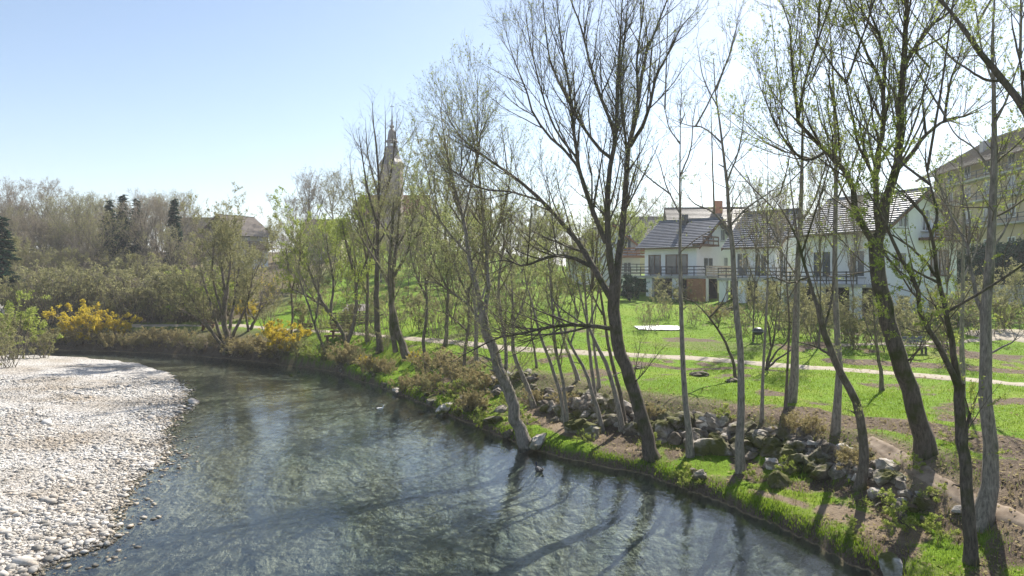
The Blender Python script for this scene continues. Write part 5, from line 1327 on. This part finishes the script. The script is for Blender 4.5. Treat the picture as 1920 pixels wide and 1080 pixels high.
# big apartment house at the upper right
root = gable_house('apartment_house', 'large beige apartment house with wide eaves rising at the upper right', ((1990-CX)/FPX*66, 66.0), -6, 15, 24, 4.5, 20.0, 24.3, 'wall_beige', 'roof_brown', 1.6, courses=30)
for zz in (4.6, 8.2, 11.2, 13.6):
    for u in (2.0, 7.0, 11.5, 15.5, 19.5): window(root, 'e', u, u+1.3, zz, zz+1.5)
for zz in (7.4, 10.4, 12.9):
    MB().box((-1.1, 1.0, zz), (-.004, 22, zz+.2)).build('balcony_slab', M['wall_grey'], root); railing(root, (-1.05, 1.1), (-1.05, 21.9), zz+.2, .9, 'metal_dark', 2, 12)
MB().box((2.2, 17.0, 16.4), (3.0, 17.8, 18.2)).build('chimney', M['wall_grey'], root)
# farmhouse above the wood: gable to the left, eave side with balcony to the right
root = gable_house('farmhouse', 'farmhouse with weathered brown roof and balcony above the wood at left', (-50.0, 110.5), -30, 9.0, 5.4, 8.4, 13.0, 15.9, 'wall_cream', 'roof_brown', .9)
window(root, 'g', 5.6, 6.8, 2.6, 3.9); window(root, 'g', 2.4, 3.6, 2.6, 3.9)
MB().box((9.004, .2, 2.1), (10.3, 5.2, 2.3)).build('balcony_slab', M['wood_brown'], root); railing(root, (10.25, .3), (10.25, 5.1), 2.3, 1.0, 'wood_brown', 4, 5, True)
MB().box((9.004, .1, -1.0), (9.12, 5.3, 2.09)).build('ground_floor', M['wall_white'], root)
for y0 in (.8, 3.2): MB().box((9.13, y0, .2), (9.16, y0+1.1, 1.5)).build('window', M['glass'], root); MB().box((9.01, y0, 2.9), (9.06, y0+1.0, 4.2)).build('window', M['glass'], root)
barn = gable_house('barn', 'long brown-roofed barn left of the farmhouse gable', ((412-CX)/FPX*120, 120.0), 90, 8.0, 8.0, 8.5, 13.4, 16.7, 'wood_brown', 'roof_brown', .8)
window(barn, 'e', 2.0, 3.2, 2.0, 3.2)
hh = gable_house('hill_house', 'small ochre house half hidden by trees left of the church', ((640-CX)/FPX*118, 118.0), 92, 8, 6.6, 9.0, 13.2, 16.2, 'wall_cream', 'roof_brown', .7)
window(hh, 'e', 2, 3, 1, 2.3)

# church
cx_, cy_ = (735-CX)/FPX*220, 220.0
zc = hz(cx_, cy_)
ch = tag(empty('church', (cx_, cy_, zc)), 'church with slender dark spire and red-orange nave roof on the hill', 'church')
def zpx(py): return CAMZ-(py-HY)/FPX*220-zc
MB().box((-3.2, -3.2, -2), (3.2, 3.2, zpx(312))).build('tower', M['tower'], ch)
c = MB(); c.box((-3.5, -3.5, zpx(313.5)), (3.5, 3.5, zpx(311))); c.build('cornice', M['tower'], ch)
prof = [(py, r) for py, r in [(311, 4.4), (306, 4.0), (300, 3.2), (292, 2.6), (284, 2.2), (278, 2.0), (275, 1.95)]]
s1 = MB().lathe([(r, zpx(py)) for py, r in prof], 8, rot=R_(22.5)).build('spire', M['copper'], ch)
lan = MB()
for k in range(8):
    a = R_(45*k+22.5); lan.bar((1.35*math.cos(a), 1.35*math.sin(a), zpx(275)), (1.35*math.cos(a), 1.35*math.sin(a), zpx(267)), .32)
lan.build('lantern', M['copper'], s1)
MB().lathe([(0, zpx(267.2)), (2.05, zpx(267)), (2.1, zpx(265)), (1.5, zpx(262)), (1.35, zpx(254)), (1.15, zpx(247)), (.8, zpx(243)), (.45, zpx(241)), (.75, zpx(238)), (.75, zpx(236)), (.35, zpx(234)), (.2, zpx(222)), (.12, zpx(208)), (0, zpx(207))], 8, rot=R_(22.5)).build('spire_top', M['copper'], s1)
MB().bar((0, 0, zpx(208)), (0, 0, zpx(196)), .16).bar((-.7, 0, zpx(200)), (.7, 0, zpx(200)), .16).build('cross', M['metal_dark'], s1)
for a, b in ((-.7, .7),):
    f = MB().box((a, -3.26, zpx(336)), (b, -3.19, zpx(322))).build('window', M['dark_gap'], ch)
MB().box((-11.6, 3.3, -2), (11, 13, zpx(400))).build('nave_wall', M['tower'], ch)
nr = MB(); nr.prism([(-12, 2.9, zpx(402)), (-12, 8.2, zpx(360)), (-12, 13.4, zpx(402))], (23.4, 0, 0)); nr.build('nave_roof', M['roof_red'], ch)

# ------------------------------------------------------------------ small things in the park
def place_empty(name, px, py, rz, label, cat, group=None):
    x, y, z = ground_at(px, py)
    return tag(empty(name, (x, y, z), rz), label, cat, group), y
b, y = place_empty('park_bench', 1712, 664, R_(-4), 'blue-grey park bench beside the upper gravel path', 'bench')
L_ = 62/FPX*y
for k in range(3): MB().box((-L_/2, -.12+.17*k, .42), (L_/2, .03+.17*k, .46)).build('seat_slat', M['wood_pale'], b)
for k in range(2): MB().box((-L_/2+.002, .42+.03*k, .58+.17*k), (L_/2-.002, .455+.03*k, .73+.17*k)).build('back_slat', M['bench_blue'], b)
for s in (-1, 1):
    m = MB(); x = s*(L_/2-.25); m.box((x-.04, -.1, -.1), (x+.04, .0, .418)); m.box((x-.04, .3, -.1), (x+.04, .4, .418)); m.bar((x, .39, .3), (x, .5, .92), .06); m.build('leg', M['metal_dark'], b)
t, y = place_empty('garden_grill', 1421, 642, 0, 'small round dark kettle grill standing on the lawn', 'grill')
g = MB().lathe([(0, .42), (.2, .46), (.31, .58), (.33, .66)], 14); g.build('bowl', M['metal_dark'], t, True)
MB().lathe([(.335, .665), (.3, .78), (.18, .87), (0, .9)], 14).build('lid', M['metal_dark'], t, True)
MB().lathe([(.34, .645), (.345, .65), (.345, .668), (.34, .67)], 14).build('rim', M['wall_grey'], t)
for k in range(3):
    a = k*2.09; MB().bar((.2*math.cos(a), .2*math.sin(a), .5), (.33*math.cos(a), .33*math.sin(a), -.05), .035).build('leg', M['metal_dark'], t)
x, y, z = ground_at(1235, 616)
n1, n2 = 26, 12; u, v = np.meshgrid(np.linspace(-1.55, 1.5, n1), np.linspace(-.85, .85, n2))
uu = u+.08*fbm(u*2, v*2, 5); vv = v+.25*u*.2+.1*fbm(u*2+9, v*2, 6); zz = height(x+uu, y+vv)+.07+.05*np.abs(fbm(u*3, v*3, 7))
V = np.concatenate([np.stack([x+uu, y+vv, zz], -1).reshape(-1, 3), np.stack([x+uu, y+vv, zz-.03], -1).reshape(-1, 3)])-np.array((x, y, z))
ii = np.arange(n1*n2).reshape(n2, n1); q = np.stack([ii[:-1,:-1], ii[:-1,1:], ii[1:,1:], ii[1:,:-1]], -1).reshape(-1, 4)
q = np.concatenate([q, q[:, ::-1]+n1*n2])
tag(mobj('white_sheet', np_mesh('white_sheet', V, quads=q, mats=[M['sheet_white']], smooth=True), None, (x, y, z)), 'white sheet spread out flat on the green lawn', 'sheet')
# pale gravel yard at the right edge
x, y, z = ground_at(1885, 632)
n1 = 20; u, v = np.meshgrid(np.linspace(-1, 1, n1), np.linspace(-1, 1, n1))
r = np.maximum(np.abs(u), np.abs(v)); a = np.arctan2(v, u); rad = r*(1+.15*fbm(np.cos(a)*2+5, np.sin(a)*2, 8))
X, Y = x+1.2+3.2*rad*np.cos(a), y+.5+2.2*rad*np.sin(a)
ii = np.arange(n1*n1).reshape(n1, n1); q = np.stack([ii[:-1,:-1], ii[:-1,1:], ii[1:,1:], ii[1:,:-1]], -1).reshape(-1, 4)
tag(mobj('gravel_yard', np_mesh('gravel_yard', np.stack([X, Y, height(X, Y)+.045-.07*(r > .97)], -1), quads=q, mats=[M['path']], smooth=True)), 'pale gravel yard at the right edge of the lawn', None, None, 'structure')
# concrete wall at the right edge
x, y = (1890-CX)/FPX*57, 57.0; z = hz(x, y)
w = tag(empty('concrete_wall', (x, y, z), R_(-8)), 'low grey concrete wall below the dark hedge at the right edge', 'wall')
for k in range(4): MB().box((-4+2.5*k+.01, 0, -.6), (-4+2.5*(k+1)-.01, .2, 1.5+.004*k)).build('panel', M['wall_grey'], w)
MB().box((-4.05, -.05, 1.53), (6.05, .25, 1.62)).build('coping', M['wall_grey'], w)
# timber shelter, benches and table at the bend
t, y = place_empty('timber_shelter', 662, 608, R_(6), 'low timber shelter with slatted walls and pale sloping roof by the path', 'shelter')
k_ = y/FPX
for i in range(5):
    MB().box((-42*k_, -.03, .05+i*.2), (40*k_, .03, .19+i*.2)).build('slat', M['wood_grey'], t)
    MB().box((40*k_+.003, .035, .05+i*.2), (40*k_+.06, 2.0, .19+i*.2)).build('slat', M['wood_grey'], t)
for xx in (-42, -15, 12, 40):
    MB().box((xx*k_-.05, .035, -.3), (xx*k_+.05, .13, 1.3)).build('post', M['wood_brown'], t)
rf = MB(); rf.prism([(-20*k_, -.2, 1.08), (30*k_, -.2, 1.1), (26*k_, 1.7, 1.6), (-16*k_, 1.7, 1.57)], (0, 0, .05)); rf.build('roof', M['wood_grey'], t)
def log_bench(px, py, wpx, label, back):
    t, y = place_empty('wooden_bench', px, py, R_(3), label, 'bench', 'wooden benches at the bend')
    L = wpx/FPX*y
    MB().box((-L/2, -.25, .36), (L/2, .2, .46)).build('seat', M['wood_brown'], t)
    if back:
        for i in range(2): MB().box((-L/2+.003, .21, .55+.2*i), (L/2-.003, .26, .71+.2*i)).build('back_slat', M['wood_brown'], t)
    for s in (-1, 1): MB().box((s*(L/2-.2)-.06, -.2, -.1), (s*(L/2-.2)+.06, .205, .357)).build('leg', M['wood_brown'], t)
    for s in (-1, 1):
        if back: MB().box((s*(L/2-.2)-.05, .262, -.1), (s*(L/2-.2)+.05, .32, .95)).build('back_post', M['wood_brown'], t)
log_bench(573, 628, 24, 'dark wooden bench with backrest left of the log table', True)
log_bench(632, 640, 46, 'long low plank bench below the timber shelter', False)
log_bench(640, 631, 40, 'brown bench with backrest directly below the timber shelter', True)
log_bench(390, 618, 26, 'dark wooden bench behind the round willow', True)
# heap of cut branches on the slope
x, y, z = ground_at(1360, 585); rg = np.random.default_rng(9)
t = tag(empty('branch_heap', (x, y, z)), 'dark heap of cut branches on the grassy slope below the houses', 'branch heap')
for k in range(22):
    a = rg.uniform(-.3, .9); p = np.array((rg.normal(0, .45), rg.normal(0, .25), rg.uniform(.02, .4))); d = np.array((math.cos(a), math.sin(a)*.6, rg.normal(.12, .1)))*rg.uniform(.5, 1.0)
    MB().bar(p-d, p+d, rg.uniform(.03, .08)).build('branch', M['bark_mid'], t)
# pair of dark spots on the lawn: molehills; and two ducks on the river
for px, py, s in [(1200,690,.2),(1312,704,.28),(1375,716,.22),(1195,692,.14),(1302,702,.16)]:
    x, y, z = ground_at(px, py)
    V0, F0 = ICO2; rg = np.random.default_rng(int(px)); V = V0*(1+.13*rg.standard_normal((len(V0), 1)))*np.array((s*1.4, s*1.1, s*.55))
    tag(mobj('molehill', np_mesh('molehill', V, tris=F0, mats=[M['bark_mid']]), None, (x, y, z+s*.1)), 'small dark mound of earth on the lawn right of the big willow', 'molehill', 'earth mounds on the lawn')
def duck(px, py, rz, label, mat, s):
    D = CAMZ*FPX/(py-HY); x = (px-CX)/FPX*D
    root = tag(empty('duck', (x, D, 0), rz), label, 'duck')
    n = 10; rings = [(-.27, .02, .16), (-.22, .05, .13), (-.12, .09, .09), (0, .11, .08), (.1, .1, .085), (.16, .075, .11), (.185, .05, .16), (.195, .036, .2), (.205, .042, .235), (.225, .046, .26), (.245, .036, .27), (.265, .015, .272)]
    V = []
    for x_, r, z_ in rings:
        for k in range(n):
            a = 2*math.pi*k/n; V.append((x_*s, r*math.cos(a)*s, (z_+r*math.sin(a)*(.75 if x_ < .17 else 1)-.03)*s))
    Q = [(i*n+k, i*n+(k+1) % n, (i+1)*n+(k+1) % n, (i+1)*n+k) for i in range(len(rings)-1) for k in range(n)]
    mobj('body', np_mesh('body', V, quads=Q, mats=[M[mat]], smooth=True), root)
    MB().prism([(.255*s, -.016*s, .222*s), (.255*s, .016*s, .222*s), (.31*s, .012*s, .218*s), (.31*s, -.012*s, .218*s)], (0, 0, .018*s)).build('bill', M['wood_orange'], root)
    for sd in (-1, 1):
        MB().prism([(-.2*s, sd*.07*s, .1*s), (.08*s, sd*.108*s, .06*s), (.06*s, sd*.1*s, .12*s), (-.12*s, sd*.07*s, .14*s)], (0, sd*.008*s, 0)).build('wing', M[mat], root)
duck(1011, 884, R_(115), 'dark duck swimming close to the bank below the leaning tree', 'metal_dark', 1.0)
duck(713, 768, R_(35), 'white duck swimming out in the river', 'sheet_white', .75)
print('objects', len(bpy.data.objects), 'tris', sum(len(m.polygons) for m in bpy.data.meshes))

# ------------------------------------------------------------------ the hazy spring air
hb = MB().box((-2300, -60, -3), (1600, 2700, 75))
hm = bpy.data.materials.new('haze_air'); hm.use_nodes = True
hn = hm.node_tree.nodes; hn.remove(hn['Principled BSDF'])
pv = hn.new('ShaderNodeVolumePrincipled'); pv.inputs['Color'].default_value = (.96, .97, 1, 1); pv.inputs['Density'].default_value = .0006; pv.inputs['Anisotropy'].default_value = .2
hm.node_tree.links.new(pv.outputs[0], hn['Material Output'].inputs['Volume'])
tag(hb.build('haze', hm), 'thin bright haze in the spring air', None, None, 'stuff')
